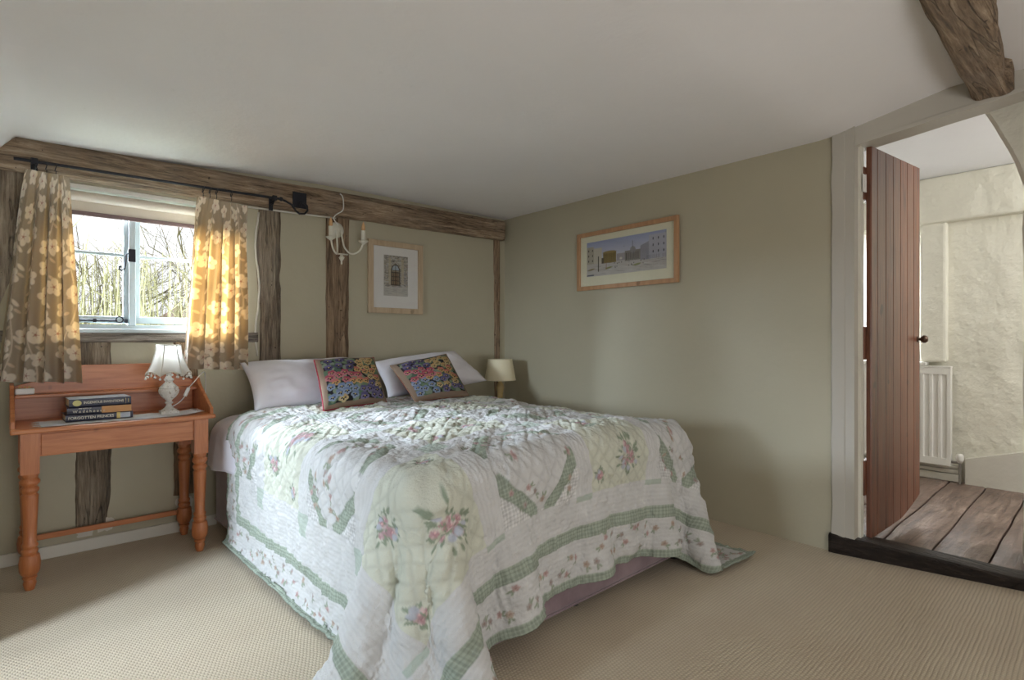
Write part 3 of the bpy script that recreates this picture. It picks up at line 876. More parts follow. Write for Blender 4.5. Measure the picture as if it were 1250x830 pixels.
# cloth solver: quilt dropped over the bed
def drape():
    hL, hR, hF, hH = .57, .42, .445, None
    Wd, Ld = 1.66+hL+hR, 2.24
    nx = 95; ny = int(nx*Ld/Wd); sx = Wd/(nx-1); sy = Ld/(ny-1)
    a = np.linspace(-.83-hL, .83+hR, nx); b = np.linspace(-hF, -hF+Ld, ny)
    X = np.zeros((nx, ny, 3)); X[..., 0] = a[:, None]; X[..., 1] = b[None, :]; X[..., 2] = .735
    X[..., 2] += .004*smooth_noise(nx, ny, 9, 9, np.random.default_rng(3))
    V = np.zeros_like(X)
    hx, hy0, hy1, ht, r = .83, .0, 2.13, .66, .085
    cy = (hy0+hy1)/2; hy = (hy1-hy0)/2
    def collide(X, Xo):
        top = ht+.048*(1-np.clip(np.abs(X[..., 0])/hx, 0, 1)**2)+.012*np.sin(X[..., 0]*4+1)*np.sin(X[..., 1]*3)
        p = np.stack([X[..., 0], X[..., 1]-cy, X[..., 2]-top+1.0], -1)
        h = np.array([hx-r, hy-r, 1.0-r])
        q = np.abs(p)-h; qc = np.maximum(q, 0)
        d = np.linalg.norm(qc, axis=-1)+np.minimum(q.max(-1), 0)-r
        inside = d < 0
        nn = qc/(np.linalg.norm(qc, axis=-1, keepdims=True)+1e-9)*np.sign(p)
        deep = (q.max(-1) < 0)
        nn[deep] = (0, 0, 1)
        push = np.where(inside, -d, 0)[..., None]
        X = X+nn*push
        # friction
        dx = X-Xo; dn = (dx*nn).sum(-1, keepdims=True)*nn; dt = dx-dn
        fr = np.where((nn[..., 2:3] > .93), .985, .45)
        X = np.where(inside[..., None], X-dt*fr, X)
        fl = X[..., 2] < .012
        X[..., 2] = np.maximum(X[..., 2], .012)
        X[..., :2] = np.where(fl[..., None], X[..., :2]-(X[..., :2]-Xo[..., :2])*.6, X[..., :2])
        return X
    def con(X, di, dj, rest, k):
        # red/black sets along the direction
        st = max(abs(di), abs(dj))
        I = np.arange(0, nx-di) if di >= 0 else None
        for ph in range(2*st):
            if di > 0:
                ii = [i for i in range(nx-di) if (i // 1) % (2*di) in ([ph] if st == 1 else [ph])]
                ii = np.array(ii); 
                if len(ii) == 0: continue
                if dj >= 0: A = (ii[:, None], np.arange(0, ny-dj)[None, :]); B = (ii[:, None]+di, np.arange(dj, ny)[None, :])
                else: A = (ii[:, None], np.arange(-dj, ny)[None, :]); B = (ii[:, None]+di, np.arange(0, ny+dj)[None, :])
            else:
                jj = np.array([j for j in range(ny-dj) if j % (2*dj) == ph])
                if len(jj) == 0: continue
                A = (np.arange(nx)[:, None], jj[None, :]); B = (np.arange(nx)[:, None], jj[None, :]+dj)
            d = X[B]-X[A]; L = np.linalg.norm(d, axis=-1, keepdims=True)+1e-9
            c = d*(.5*k*(L-rest)/L)
            X[A] += c; X[B] -= c
    dg = math.hypot(sx, sy)
    dt = 1/60
    for step in range(330):
        Xo = X.copy()
        V[..., 2] -= 9.8*dt
        V *= .975 if step < 220 else .90
        X = X+V*dt
        for it in range(7):
            con(X, 1, 0, sx, 1); con(X, 0, 1, sy, 1)
            con(X, 1, 1, dg, .55); con(X, 1, -1, dg, .55)
            con(X, 2, 0, 2*sx, .35); con(X, 0, 2, 2*sy, .35)
            con(X, 4, 0, 4*sx, .10); con(X, 0, 4, 4*sy, .10)
        X = collide(X, Xo)
        V = (X-Xo)/dt
        sp = np.linalg.norm(V, axis=-1, keepdims=True); V *= np.minimum(1, 3/(sp+1e-9))
    return X, Wd, Ld
QX, QW, QL = drape()
NX, NY = 660, 524
P = upsample(QX, NX, NY)
cv = Canvas(QW, QL, NX, NY, (207, 207, 206))
A, Bq = cv.X, cv.Y            # A across from left, Bq from the foot hem
pitch, blk = .48, .39
bx0 = (QW-(4*pitch-.09))/2; by0 = .325
ia = np.floor((A-bx0)/pitch); ib = np.floor((Bq-by0)/pitch)
fa = (A-bx0)-ia*pitch; fb = (Bq-by0)-ib*pitch
inblk = (ia >= 0) & (ia < 4) & (ib >= 0) & (ib < 4) & (fa < blk) & (fb < blk) & (Bq < QL-.22)
par = ((ia+ib) % 2 == 0)
GREEN, PALE = (156, 166, 152), (206, 208, 193)
typeA = inblk & par; typeB = inblk & ~par
cv.mask(typeA.astype(float), PALE)
# star blocks: green triangles around a floral diamond
u_, v_ = fa/blk*2-1, fb/blk*2-1
dia = (np.abs(u_)+np.abs(v_) < 1.0)
tri = ((np.abs(u_) > .42) & (np.abs(v_) > .02) & (np.abs(u_)-np.abs(v_) > .0)) & ~dia
tri2 = ((np.abs(v_) > .42) & (np.abs(v_)-np.abs(u_) > .0)) & ~dia
cv.mask((typeB & (tri | tri2) & ((np.abs(u_)+np.abs(v_)) < 1.38) & (np.minimum(np.abs(u_), np.abs(v_)) > .10)).astype(float), GREEN)
# small green connecting squares in the sashing
edge = np.minimum(np.minimum(A, QW-A), np.minimum(Bq, QL-Bq))
interior = edge > .30
sq = (~(fa < blk)) & (~(fb < blk)) & interior
cv.mask(sq.astype(float), (180, 190, 180))
# borders measured from every hem
cv.mask((edge < .030).astype(float), GREEN)
cv.mask(((edge > .165) & (edge < .215)).astype(float), GREEN)
ging = (np.sin(A*2*PI/.013) > 0).astype(float)*.5+(np.sin(Bq*2*PI/.013) > 0)*.5
gm = ((edge < .030) | ((edge > .165) & (edge < .215)) | (typeB & (tri | tri2)))
cv.c = np.where(gm[..., None], cv.c*(.80+.42*ging[..., None]), cv.c)
rr = random.Random(5)
PK = [(180, 146, 150), (198, 170, 170), (210, 190, 188), (186, 152, 156)]
def rose(x, y, s):
    for k in range(6):
        a = rr.uniform(0, 6.28); c = s*rr.uniform(.8, 1.7)
        cv.ell(x+c*math.cos(a), y+c*math.sin(a), s*.5, s*.2, rr.uniform(0, 3), (146, 158, 138), .2)
    for k in range(7):
        a = 2*PI*k/7; cv.ell(x+s*.6*math.cos(a), y+s*.6*math.sin(a), s*.45, s*.35, a, rr.choice(PK), .25)
    cv.ell(x, y, s*.45, s*.4, 0, (178, 134, 142), .3); cv.ell(x+.2*s, y, s*.2, s*.2, 0, (228, 190, 186), .3)
def bouquet(x, y, s, n):
    for k in range(n*2):
        a = rr.uniform(0, 6.28); c = rr.uniform(.7, 1.3)*s
        cv.ell(x+c*math.cos(a), y+c*math.sin(a), .012, .005, a, (142, 154, 134), .2)
    for k in range(n):
        a = rr.uniform(0, 6.28); c = rr.uniform(0, .75)*s; rose(x+c*math.cos(a), y+c*math.sin(a), rr.uniform(.010, .019))
    for k in range(n//2):
        a = rr.uniform(0, 6.28); c = rr.uniform(.5, 1)*s; cv.ell(x+c*math.cos(a), y+c*math.sin(a), .011, .009, a, (184, 188, 198), .2)
def sprig(x, y, s=.010):
    a = rr.uniform(0, 6.28)
    cv.line([(x, y), (x+2.4*s*math.cos(a), y+2.4*s*math.sin(a))], .0028, (150, 160, 140))
    cv.ell(x+1.6*s*math.cos(a+.5), y+1.6*s*math.sin(a+.5), s*.7, s*.35, a+.8, (150, 160, 142), .25)
    c = rr.choice([(186, 160, 157), (180, 164, 150), (168, 160, 155)])
    for k in range(5):
        q = 2*PI*k/5; cv.ell(x+s*.6*math.cos(q), y+s*.6*math.sin(q), s*.5, s*.42, q, c, .25)
    cv.ell(x, y, s*.3, s*.3, 0, (158, 128, 122), .3)
for i in range(4):
    for j in range(4):
        cx0, cy0 = bx0+i*pitch, by0+j*pitch
        if cy0+.1 > QL-.22: continue
        if (i+j) % 2 == 0:
            bouquet(cx0+rr.uniform(.24, .29), cy0+rr.uniform(.11, .15), .060, 13)
            bouquet(cx0+rr.uniform(.08, .14), cy0+rr.uniform(.26, .31), .046, 9)
            bouquet(cx0+.05, cy0+.06, .026, 4); bouquet(cx0+.33, cy0+.33, .03, 5)
        else:
            for k in range(22):
                x, y = rr.uniform(.02, blk-.02), rr.uniform(.02, blk-.02)
                sprig(cx0+x, cy0+y, .0115)
# floral strip round the hem
def strip_pts():
    for t in np.arange(.05, QW, .036):
        yield t+rr.uniform(-.01, .01), rr.uniform(.048, .15)
        yield t+rr.uniform(-.01, .01), QL-rr.uniform(.048, .15)
    for t in np.arange(.05, QL, .036):
        yield rr.uniform(.048, .15), t
        yield QW-rr.uniform(.048, .15), t
for x, y in strip_pts(): sprig(x, y, .0115)
# stitched relief
def lines(q, sp, w): 
    d = np.abs((q/sp) % 1-.5)*2*sp/2   # 0 at mid .. sp/2 at the seam
    return np.exp(-((sp/2-d)/w)**2)
s2 = 1/math.sqrt(2)
seam = np.maximum(lines((A+Bq)*s2, .045, .0058), lines((A-Bq)*s2, .045, .0058))
alongA = .5*lines(A, .017, .0045); alongB = .5*lines(Bq, .017, .0045)
side = (np.minimum(A, QW-A) < np.minimum(Bq, QL-Bq))
bord = edge < .335
rel = np.where(inblk, seam, np.where(bord, np.where(side, alongA, alongB), np.where(fa >= blk, alongA, alongB)))
relief = -.0036*rel
relief += .0020*smooth_noise(NX, NY, 110, 88)*.8+.0030*smooth_noise(NX, NY, 46, 70)+.0055*smooth_noise(NX, NY, 16, 22)+.0014*smooth_noise(NX, NY, 200, 160)
# puckers at right angle to seams on the bands
relief += .0014*np.where(bord, np.where(side, smooth_noise(NX, NY, 30, 190), smooth_noise(NX, NY, 230, 24)), 0)
Nn = normals(P)
if Nn[NX//2, NY//2, 2] < 0: Nn = -Nn
P = P+Nn*(relief+.024)[..., None]
P[..., 2] = np.maximum(P[..., 2], .008)
cv.c *= (1-.12*rel[..., None]); cv.c *= (1+.03*smooth_noise(NX, NY, 60, 50)[..., None])
cv.c = np.clip(cv.c, 0, .9)
t = NT('patchwork_cotton'); a_ = t.node('ShaderNodeVertexColor', layer_name='Col'); t.base(a_.outputs['Color'])
vv = t.coord(); nn1 = t.noise(vv, 90, 5, .7); t.bump(nn1, .9, .007); M['quilt'] = t.set(Roughness=.9)
q = grid_mesh('patchwork_quilt', P, M['quilt'], None, cv.c)
q.location = (bcx, bcy, 0); q.rotation_euler.z = BR
sol = q.modifiers.new('thick', 'SOLIDIFY'); sol.thickness = .007; sol.offset = -1
tag(q, 'white and sage floral patchwork quilt draped over the bed to the carpet', 'quilt')

# white duvet showing round the head of the bed
nu, nv = 150, 60
P = np.zeros((nu, nv, 3))
for i in range(nu):
    s_ = -1.06+2.15*i/(nu-1)        # arc length across the bed
    for j in range(nv):
        y = 1.60+.44*j/(nv-1)
        yk = j/(nv-1)
        a = abs(s_); sg = 1 if s_ > 0 else -1
        ed = .745-.03*yk; r = .12
        if a < ed: x, z = a, .688-.02*(a/ed)**2
        elif a < ed+r*PI/2: th = (a-ed)/r; x, z = ed+r*math.sin(th), .668-r*(1-math.cos(th))
        else: x, z = ed+r+(.10*(a-ed-r*PI/2)), .668-r-(a-ed-r*PI/2)
        x -= .05*max(0, 1-yk*2.6)*min(1, max(0, a-.5)/.3); x += .03*max(0, min(1, (yk-.4)*3))*min(1, max(0, a-ed)/.1)
        z += .010*mnoise.noise(Vector((s_*5, y*5, 2)))+.004*mnoise.noise(Vector((s_*17, y*17, 2)))
        x += .012*mnoise.noise(Vector((s_*6, y*9, 8)))
        z -= .02*(1-yk)
        P[i, j] = (sg*x, y, z)
dv = grid_mesh('duvet', P, plain('white_cotton', (228, 226, 236), .85, 0, .15, 90, .02)); dv.location = (bcx, bcy, 0); dv.rotation_euler.z = BR
sl = dv.modifiers.new('thick', 'SOLIDIFY'); sl.thickness = .02; sl.offset = -1
tag(dv, 'plain white duvet hanging from the bed beneath the pillows', 'duvet')

# pillows and cushions
def pillow_grids(c, th, n=70, pinch=.05, seed=0, wr=.004, power=.42):
    """c = BL, BR, TR, TL world corners; returns front, back grids relative to centre, centre"""
    c = [np.array(q, float) for q in c]; ctr = sum(c)/4
    u = np.linspace(-1, 1, n); U, V = np.meshgrid(u, u, indexing='ij')
    U2 = U*(1-pinch*(1-V**2)); V2 = V*(1-pinch*(1-U**2))
    w = [(1-U2)*(1-V2)/4, (1+U2)*(1-V2)/4, (1+U2)*(1+V2)/4, (1-U2)*(1+V2)/4]
    B = sum(w[k][..., None]*c[k] for k in range(4))
    nrm = np.cross(c[1]-c[0], c[3]-c[0]); nrm /= np.linalg.norm(nrm)
    prof = ((1-U**2).clip(0)*(1-V**2).clip(0))**power
    rg = np.random.default_rng(seed)
    nz = smooth_noise(n, n, 5, 5, rg)*.6+smooth_noise(n, n, 12, 12, rg)*.3+smooth_noise(n, n, 22, 9, rg)*.15
    mask = (prof > 1e-6)*np.minimum(1, prof*3)
    f = B+nrm*(prof*th+wr*nz*mask)[..., None]
    b = B-nrm*(prof*th*.9)[..., None]
    return f-ctr, b-ctr, ctr, U, V
def sew(name, f, b, mat, parent):
    n = f.shape[0]
    idf = np.arange(n*n).reshape(n, n); idb = idf+n*n
    g = MB(); g.v = [tuple(p) for p in f.reshape(-1, 3)]+[tuple(p) for p in b.reshape(-1, 3)]
    for i in range(n-1):
        for j in range(n-1):
            g.f.append((idf[i, j], idf[i+1, j], idf[i+1, j+1], idf[i, j+1]))
            g.f.append((idb[i, j], idb[i, j+1], idb[i+1, j+1], idb[i+1, j]))
    return g.build(name, mat, parent, smooth=True)
M['cotton'] = plain('pillow_cotton', (230, 227, 233), .85, 0, .2, 25, .02)
def pillow(c, th, label, seed, loc_extra=None, pinch=.06, wr=.007):
    f, b, ctr, U, V = pillow_grids(c, th, 60, pinch, seed, wr)
    o = sew('pillow', f, b, M['cotton'], None); o.location = ctr
    return tag(o, label, 'pillow', 'white pillows on the bed')
pillow([(.90, 3.27, .700), (1.62, 3.30, .700), (1.66, 3.60, .975), (.90, 3.57, .965)], .085, 'plump white pillow at the left side of the bed head', 3)
pillow([(1.76, 3.36, .715), (2.60, 3.37, .790), (2.47, 3.62, 1.015), (1.76, 3.60, .945)], .085, 'white pillow with a pointed corner leaning nearer the bedside lamp', 6)

def pansy_canvas(seed):
    r = random.Random(seed); S = .43
    n = 230
    c = Canvas(S, S, n, n, (150, 128, 108)); m = .026
    c.rect(m, S-m, m, S-m, (30, 28, 36))
    def clipd(x, y): return m+.012 < x < S-m-.012 and m+.012 < y < S-m-.012
    for k in range(150):
        x, y = r.uniform(m, S-m), r.uniform(m, S-m)
        c.ell(x, y, .025, .014, r.uniform(0, 3), r.choice([(104, 134, 108), (124, 148, 118), (84, 110, 92), (146, 162, 138)]), .12)
    fl = []
    for _ in range(3000):
        x, y = r.uniform(m+.015, S-m-.015), r.uniform(m+.015, S-m-.015)
        if all(math.hypot(x-a, y-b) > r.uniform(.040, .052) for a, b in fl): fl.append((x, y))
    for x, y in fl:
        fx, fy = x/S, y/S
        if fy > .68 and fx < .5: pal = ((122, 114, 156), (82, 74, 118))
        elif fy > .66: pal = ((212, 176, 120), (220, 196, 140))
        elif fy > .42 and fx < .55: pal = ((184, 84, 102), (208, 132, 138))
        elif fy > .38: pal = ((212, 130, 116), (222, 180, 120))
        elif fx < .5: pal = ((132, 152, 190), (158, 176, 204))
        else: pal = ((104, 100, 146), (136, 130, 172))
        if r.random() < .18: pal = ((206, 178, 130), (224, 204, 156))
        R = r.uniform(.018, .023); a0 = r.uniform(-.4, .4)-PI/2
        for p in range(5):
            a = a0+2*PI*p/5
            col = pal[0] if p in (2, 3) else pal[1]
            c.ell(x+R*.72*math.cos(a), y+R*.72*math.sin(a), R*.78, R*.68, a, col, .1)
        for p in (0, 1, 4):
            a = a0+2*PI*p/5
            c.ell(x+R*.5*math.cos(a), y+R*.5*math.sin(a), R*.38, R*.2, a, (36, 26, 40), .2)
        c.ell(x, y, R*.22, R*.22, 0, (232, 208, 110), .2)
    e = np.minimum(np.minimum(c.X, S-c.X), np.minimum(c.Y, S-c.Y))
    c.mask((e < m*.8).astype(float), (160, 138, 118))
    return c
t = NT('needlepoint'); a_ = t.node('ShaderNodeVertexColor', layer_name='Col'); t.base(t.mix(1.0, a_.outputs['Color'], (.72, .70, .70), 'MULTIPLY'))
t.bump(t.noise(t.coord(), 420, 2, .5), .5, .003); M['needle'] = t.set(Roughness=.95)
M['redback'] = plain('crimson_backing', (158, 42, 62), .8, 0, .2, 200)
def cushion(c, th, label, seed):
    f, b, ctr, U, V = pillow_grids(c, th, 230, .03, seed, .003, .40)
    root = empty('cushion', tuple(ctr), 0, label, 'cushion', 'pansy needlepoint cushions')
    cc = pansy_canvas(seed)
    grid_mesh('embroidered_front', f, M['needle'], root, cc.c)
    bk = b[::4, ::4]; bk = np.concatenate([bk, b[-1:, ::4]], 0); bk = np.concatenate([bk, np.concatenate([b[::4, -1:], b[-1:, -1:]], 0)], 1)
    grid_mesh('backing', bk, M['redback'], root)
    g = MB(); n = 230; loop = [f[i, 0] for i in range(0, n, 6)]+[f[-1, j] for j in range(0, n, 6)]+[f[i, -1] for i in range(n-1, -1, -6)]+[f[0, j] for j in range(n-1, -1, -6)]
    g.tube([tuple(p) for p in loop], .004, 6); g.build('piping', M['redback'] if seed == 1 else plain('tan_piping', (150, 120, 96), .9), root, smooth=True)
cushion([(1.150, 2.915, .722), (1.590, 3.055, .724), (1.660, 3.365, .985), (1.215, 3.225, .982)], .055, 'pansy needlepoint cushion with red edging leaning on the left pillow', 1)
cushion([(1.750, 2.990, .724), (2.215, 3.075, .724), (2.240, 3.390, .997), (1.745, 3.300, .930)], .055, 'pansy needlepoint cushion lying tilted against the right pillow', 2)

# ------------------------------------------------------------------ bedside cabinet and lamp
nt = empty('bedside_table', (2.86, 3.47, 0), WA, 'small cream bedside table hidden between the bed and the corner', 'table')
M['cab'] = plain('cream_cabinet', (206, 196, 172), .5)
g = MB(); g.box(-.20, .20, -.18, .18, .53, .55); g.build('tabletop', M['cab'], nt, bevel=.003)
g = MB(); g.box(-.18, .18, -.16, .16, .08, .53); g.build('cabinet_body', M['cab'], nt, bevel=.003)
for lx in (-.16, .16):
    for ly in (-.14, .14):
        g = MB(); g.box(lx-.018, lx+.018, ly-.018, ly+.018, 0, .08); g.build('leg', M['cab'], nt)
bl2 = empty('bedside_lamp', (2.84, 3.51, .55), 0, 'bedside lamp with a plain cream tapered shade in the far corner', 'lamp')
t = NT('cream_shade'); t.base(lin((226, 216, 186))); t.bump(t.noise(t.coord('Object', (60, 60, 2)), 3, 2), .1, .002); t.set(Roughness=.8); M['shade2'] = t.m
g = MB(); g.lathe([(.001, 0), (.058, 0), (.060, .008), (.048, .018), (.024, .03), (.020, .06), (.022, .10), (.026, .13), (.034, .165), (.026, .195), (.014, .21), (.018, .222), (.012, .23), (.012, .27)], n=32); g.build('lamp_base', plain('tan_ceramic', (196, 172, 122), .3), bl2, smooth=True)
g = MB(); g.lathe([(.128, .225), (.098, .395), (.096, .395), (.126, .225), (.128, .225)], n=48); g.build('lamp_shade', M['shade2'], bl2, auto=60)
g = MB(); g.tube([(.126*math.cos(a), .126*math.sin(a), .228) for a in np.linspace(0, 2*PI, 49)], .0025, 6); g.build('shade_trim', M['shade2'], bl2, smooth=True); g = MB(); g.tube([(.097*math.cos(a), .097*math.sin(a), .393) for a in np.linspace(0, 2*PI, 49)], .0025, 6)
g.build('shade_trim', M['shade2'], bl2, smooth=True)

# ------------------------------------------------------------------ wall sconce
sc = empty('wall_sconce', WB(1.548, .016, 1.855), WA, 'white two-armed candle wall light hanging on the second oak post', 'wall light')
M['scw'] = plain('cream_painted_metal', (222, 218, 202), .4)
g = MB(); g.lathe([(.001, 0), (.052, 0), (.054, .006), (.045, .014), (.030, .020), (.018, .032), (.001, .036)], n=32)
o = g.build('backplate', M['scw'], sc, smooth=True); o.rotation_euler = (PI/2, 0, 0)
def spl(cp, k=8):
    cp = [Vector(q) for q in cp]; out = []
    for i in range(len(cp)-1):
        a, b, c_, d = cp[max(i-1, 0)], cp[i], cp[i+1], cp[min(i+2, len(cp)-1)]
        for q in range(k):
            t_ = q/k; out.append(.5*((2*b)+(c_-a)*t_+(2*a-5*b+4*c_-d)*t_**2+(3*b-a-3*c_+d)*t_**3))
    out.append(cp[-1]); return out
for sx, xe in ((-1, -.085), (1, .150)):
    g = MB()
    if sx < 0: cp = [(-.010, -.03, 0), (-.014, -.045, -.06), (-.018, -.06, -.13), (-.035, -.085, -.175), (-.066, -.10, -.15), (xe, -.105, -.085)]
    else: cp = [(.022, -.03, 0), (.024, -.045, -.06), (.035, -.06, -.125), (.075, -.08, -.165), (.125, -.10, -.14), (xe, -.105, -.085)]
    g.tube(spl(cp), .0062, 10)
    arm = g.build('arm', M['scw'], sc, smooth=True)
    g = MB(); g.lathe([(.008, -.094), (.014, -.088), (.033, -.075), (.034, -.071), (.016, -.073), (.015, -.062)], xe, -.105, 0, 24); g.build('drip_pan', M['scw'], sc, smooth=True)
    g = MB(); g.lathe([(.0145, -.074), (.0145, .0), (.004, .001)], xe, -.105, 0, 20); g.build('candle_tube', M['scw'], sc, auto=40)
    g = MB(); g.lathe([(.008, 0), (.0125, .012), (.012, .03), (.006, .05), (.001, .062)], xe, -.105, 0, 16); g.build('candle_bulb', plain('amber_glass_bulb', (220, 176, 130), .15), sc, smooth=True)
g = MB(); g.lathe([(.001, -.245), (.006, -.235), (.005, -.222), (.015, -.205), (.020, -.195), (.012, -.188), (.006, -.17)], .005, -.075, 0, 20)
g.tube([(-.02, -.07, -.172), (.05, -.075, -.172)], .005, 8)
g.build('drop_finial', M['scw'], sc, smooth=True)
g = MB(); g.tube(spl([(.006, -.022, .03), (-.030, -.03, .07), (-.022, -.052, .095), (.020, -.062, .13), (.024, -.062, .19), (.016, -.062, .225), (.0, -.062, .238)]), .0038, 8)
g.build('cable', M['white'], sc, smooth=True)

# ------------------------------------------------------------------ pictures
M['picglass'] = glassmat('picture_glass')
def art1(w, h):
    c = Canvas(w, h, 110, 150, (184, 180, 172)); r = random.Random(3)
    for k in range(900):
        x, y = r.uniform(0, w), r.uniform(h*.22, h)
        g_ = r.choice([(120, 114, 104), (150, 144, 132), (92, 88, 82), (176, 168, 150), (134, 130, 134), (160, 150, 128)])
        c.rect(x, x+r.uniform(.008, .02), y, y+r.uniform(.004, .008), g_, .6)
    for x0 in (w*.2, w*.72):                       # columns
        c.rect(x0, x0+.02, h*.3, h*.93, (186, 174, 148), .75)
    for k in range(200):
        c.rect(*(lambda x, y: (x, x+.03, y, y+.003))(r.uniform(0, w*.9), r.uniform(0, h*.22)), r.choice([(200, 196, 184), (160, 158, 154), (190, 188, 180)]), .6)
    cx = w*.48
    m = ((np.abs(c.X-cx) < w*.19) & (c.Y > h*.26) & (c.Y < h*.62)) | (((c.X-cx)**2+((c.Y-h*.62)*.8)**2) < (w*.19)**2)
    c.mask(m.astype(float), (84, 74, 64))
    m = (((c.X-cx)**2+((c.Y-h*.64)*.8)**2) < (w*.14)**2) & (c.Y > h*.64)
    c.mask(m.astype(float), (164, 176, 186))
    c.rect(cx-w*.15, cx+w*.15, h*.60, h*.63, (150, 140, 120))
    for i in range(4):
        for j in range(3):
            c.rect(cx-w*.15+i*w*.078, cx-w*.15+i*w*.078+w*.055, h*.29+j*h*.1, h*.29+j*h*.1+h*.075, (132, 112, 88))
    c.rect(cx-.0015, cx+.0015, h*.27, h*.8, (50, 42, 36))
    c.c = c.c*.92
    return c
def art2(w, h):
    c = Canvas(w, h, 300, 130, (200, 196, 186)); r = random.Random(4)
    k = np.clip((c.Y/h-.45)/.55, 0, 1)
    c.c = np.array(lin((206, 208, 214)))*(1-k[..., None])+np.array(lin((150, 158, 192)))*k[..., None]
    c.mask((c.Y < h*.40).astype(float), (190, 186, 180))
    for (x0, x1, y0, col) in [(.0, .10, .86, (176, 168, 150)), (.10, .21, .80, (196, 190, 172))]:
        c.rect(w*x0, w*x1, h*.36, h*y0, col)
    for i in range(2):
        for j in range(3): c.ell(w*(.025+.055*i), h*(.45+.15*j), .0045, .008, 0, (58, 52, 48))
    c.rect(w*.225, w*.40, h*.34, h*.64, (136, 118, 72)); c.ell(w*.312, h*.64, w*.0875, h*.04, 0, (150, 132, 84)); c.rect(w*.205, w*.235, h*.34, h*.5, (92, 84, 70))
    for i in range(8): c.rect(w*(.235+.021*i), w*(.238+.021*i), h*.37, h*.62, (104, 88, 56))
    c.rect(w*.405, w*.51, h*.36, h*.56, (164, 158, 160)); c.ell(w*.46, h*.42, .012, .008, 0, (214, 208, 200))
    c.rect(w*.51, w*.70, h*.32, h*.60, (140, 136, 130)); c.ell(w*.61, h*.60, w*.035, h*.10, 0, (146, 144, 142)); c.rect(w*.605, w*.612, h*.68, h*.86, (110, 108, 108))
    for i in range(7): c.rect(w*(.525+.024*i), w*(.532+.024*i), h*.35, h*.55, (84, 80, 78))
    m = (c.X > w*.70) & (c.Y > h*.30) & (c.Y < h*(.68+.9*(c.X/w-.70)))
    c.mask(m.astype(float), (152, 152, 160)); m = (c.X > w*.80) & (c.Y > h*.30) & (c.Y < h*.93)
    c.mask(m.astype(float), (176, 176, 186))
    for i in range(3):
        for j in range(3): c.ell(w*(.85+.06*i), h*(.48+.17*j), .0045, .009, 0, (52, 50, 58))
    for i in range(14): c.rect(w*(.77+.017*i), w*(.773+.017*i), h*.30, h*.40, (104, 100, 104))
    for k_ in range(70):
        x, y = r.uniform(0, w), r.uniform(h*.02, h*.34)
        c.ell(x, y, r.uniform(.01, .05), .0015, r.uniform(-.15, .1), r.choice([(140, 134, 130), (206, 204, 200), (168, 160, 150)]), .3, .8)
    for (x, col) in [(.30, (134, 136, 84)), (.66, (140, 144, 96)), (.06, (130, 120, 80))]:
        c.ell(w*x, h*.20, .035, .006, .15, col, .3)
    c.rect(w*.155, w*.168, h*.12, h*.56, (70, 62, 54)); c.rect(w*.265, w*.272, h*.16, h*.36, (150, 96, 70))
    for k_ in range(14): c.ell(w*r.uniform(.35, .75), h*r.uniform(.18, .32), .003, .0045, 0, (70, 66, 66), .3)
    c.rect(0, w*.10, h*.02, h*.05, (60, 66, 84)); c.ell(w*.5, h*.74, .006, .0015, .3, (100, 96, 96))
    return c
def picture(name, loc, rz, w, h, fw, mw, mb_, art, aw, ah, frm, label, matc, tilt=0, dz=0):
    r = empty(name, loc, rz, label, 'picture')
    r.rotation_euler = (tilt, 0, rz)
    # local x along, -y into the room, z up ; origin at bottom centre
    g = MB(); d = .022
    g.prism([(-w/2, 0), (w/2, 0), (w/2-fw, fw), (-w/2+fw, fw)], 'y', -d, 0); g.prism([(-w/2, h), (w/2, h), (w/2-fw, h-fw), (-w/2+fw, h-fw)], 'y', -d, 0)
    g.prism([(-w/2, 0), (-w/2, h), (-w/2+fw, h-fw), (-w/2+fw, fw)], 'y', -d, 0); g.prism([(w/2, 0), (w/2, h), (w/2-fw, h-fw), (w/2-fw, fw)], 'y', -d, 0)
    g.build('frame', frm, r, bevel=.002)
    g = MB(); g.box(-w/2+fw*.5, w/2-fw*.5, -.008, -.004, fw*.5, h-fw*.5); g.build('mount_board', matc, r)
    c = art(aw, ah)
    n, m = c.X.shape; P = np.zeros((n, m, 3)); P[..., 0] = c.X-aw/2; P[..., 1] = -.0088; P[..., 2] = c.Y+h/2-ah/2+dz
    grid_mesh('print', P, M['ink'], r, c.c)
    g = MB(); g.box(-w/2+fw*.6, w/2-fw*.6, -.0135, -.012, fw*.6, h-fw*.6); g.build('glass', M['picglass'], r)
M['ink'] = vcol('watercolour_ink', .8)
picture('framed_picture', WB(2.02, .004, 1.297), WA, .460, .530, .040, .1, 0, art1, .205, .300, M['oakframe'], 'portrait framed print of an arched doorway in a pale oak frame', plain('white_mount', (220, 218, 214), .9, 0, 0, 0, .01), dz=.015)
picture('framed_picture', (3.128, 2.475, 1.470), -PI/2-.010, .885, .430, .030, .1, 0, art2, .70, .255, M['oakframe2'], 'wide framed watercolour of city buildings in an amber oak frame', plain('cream_mount', (226, 222, 196), .9, 0, 0, 0, .01), dz=.012)

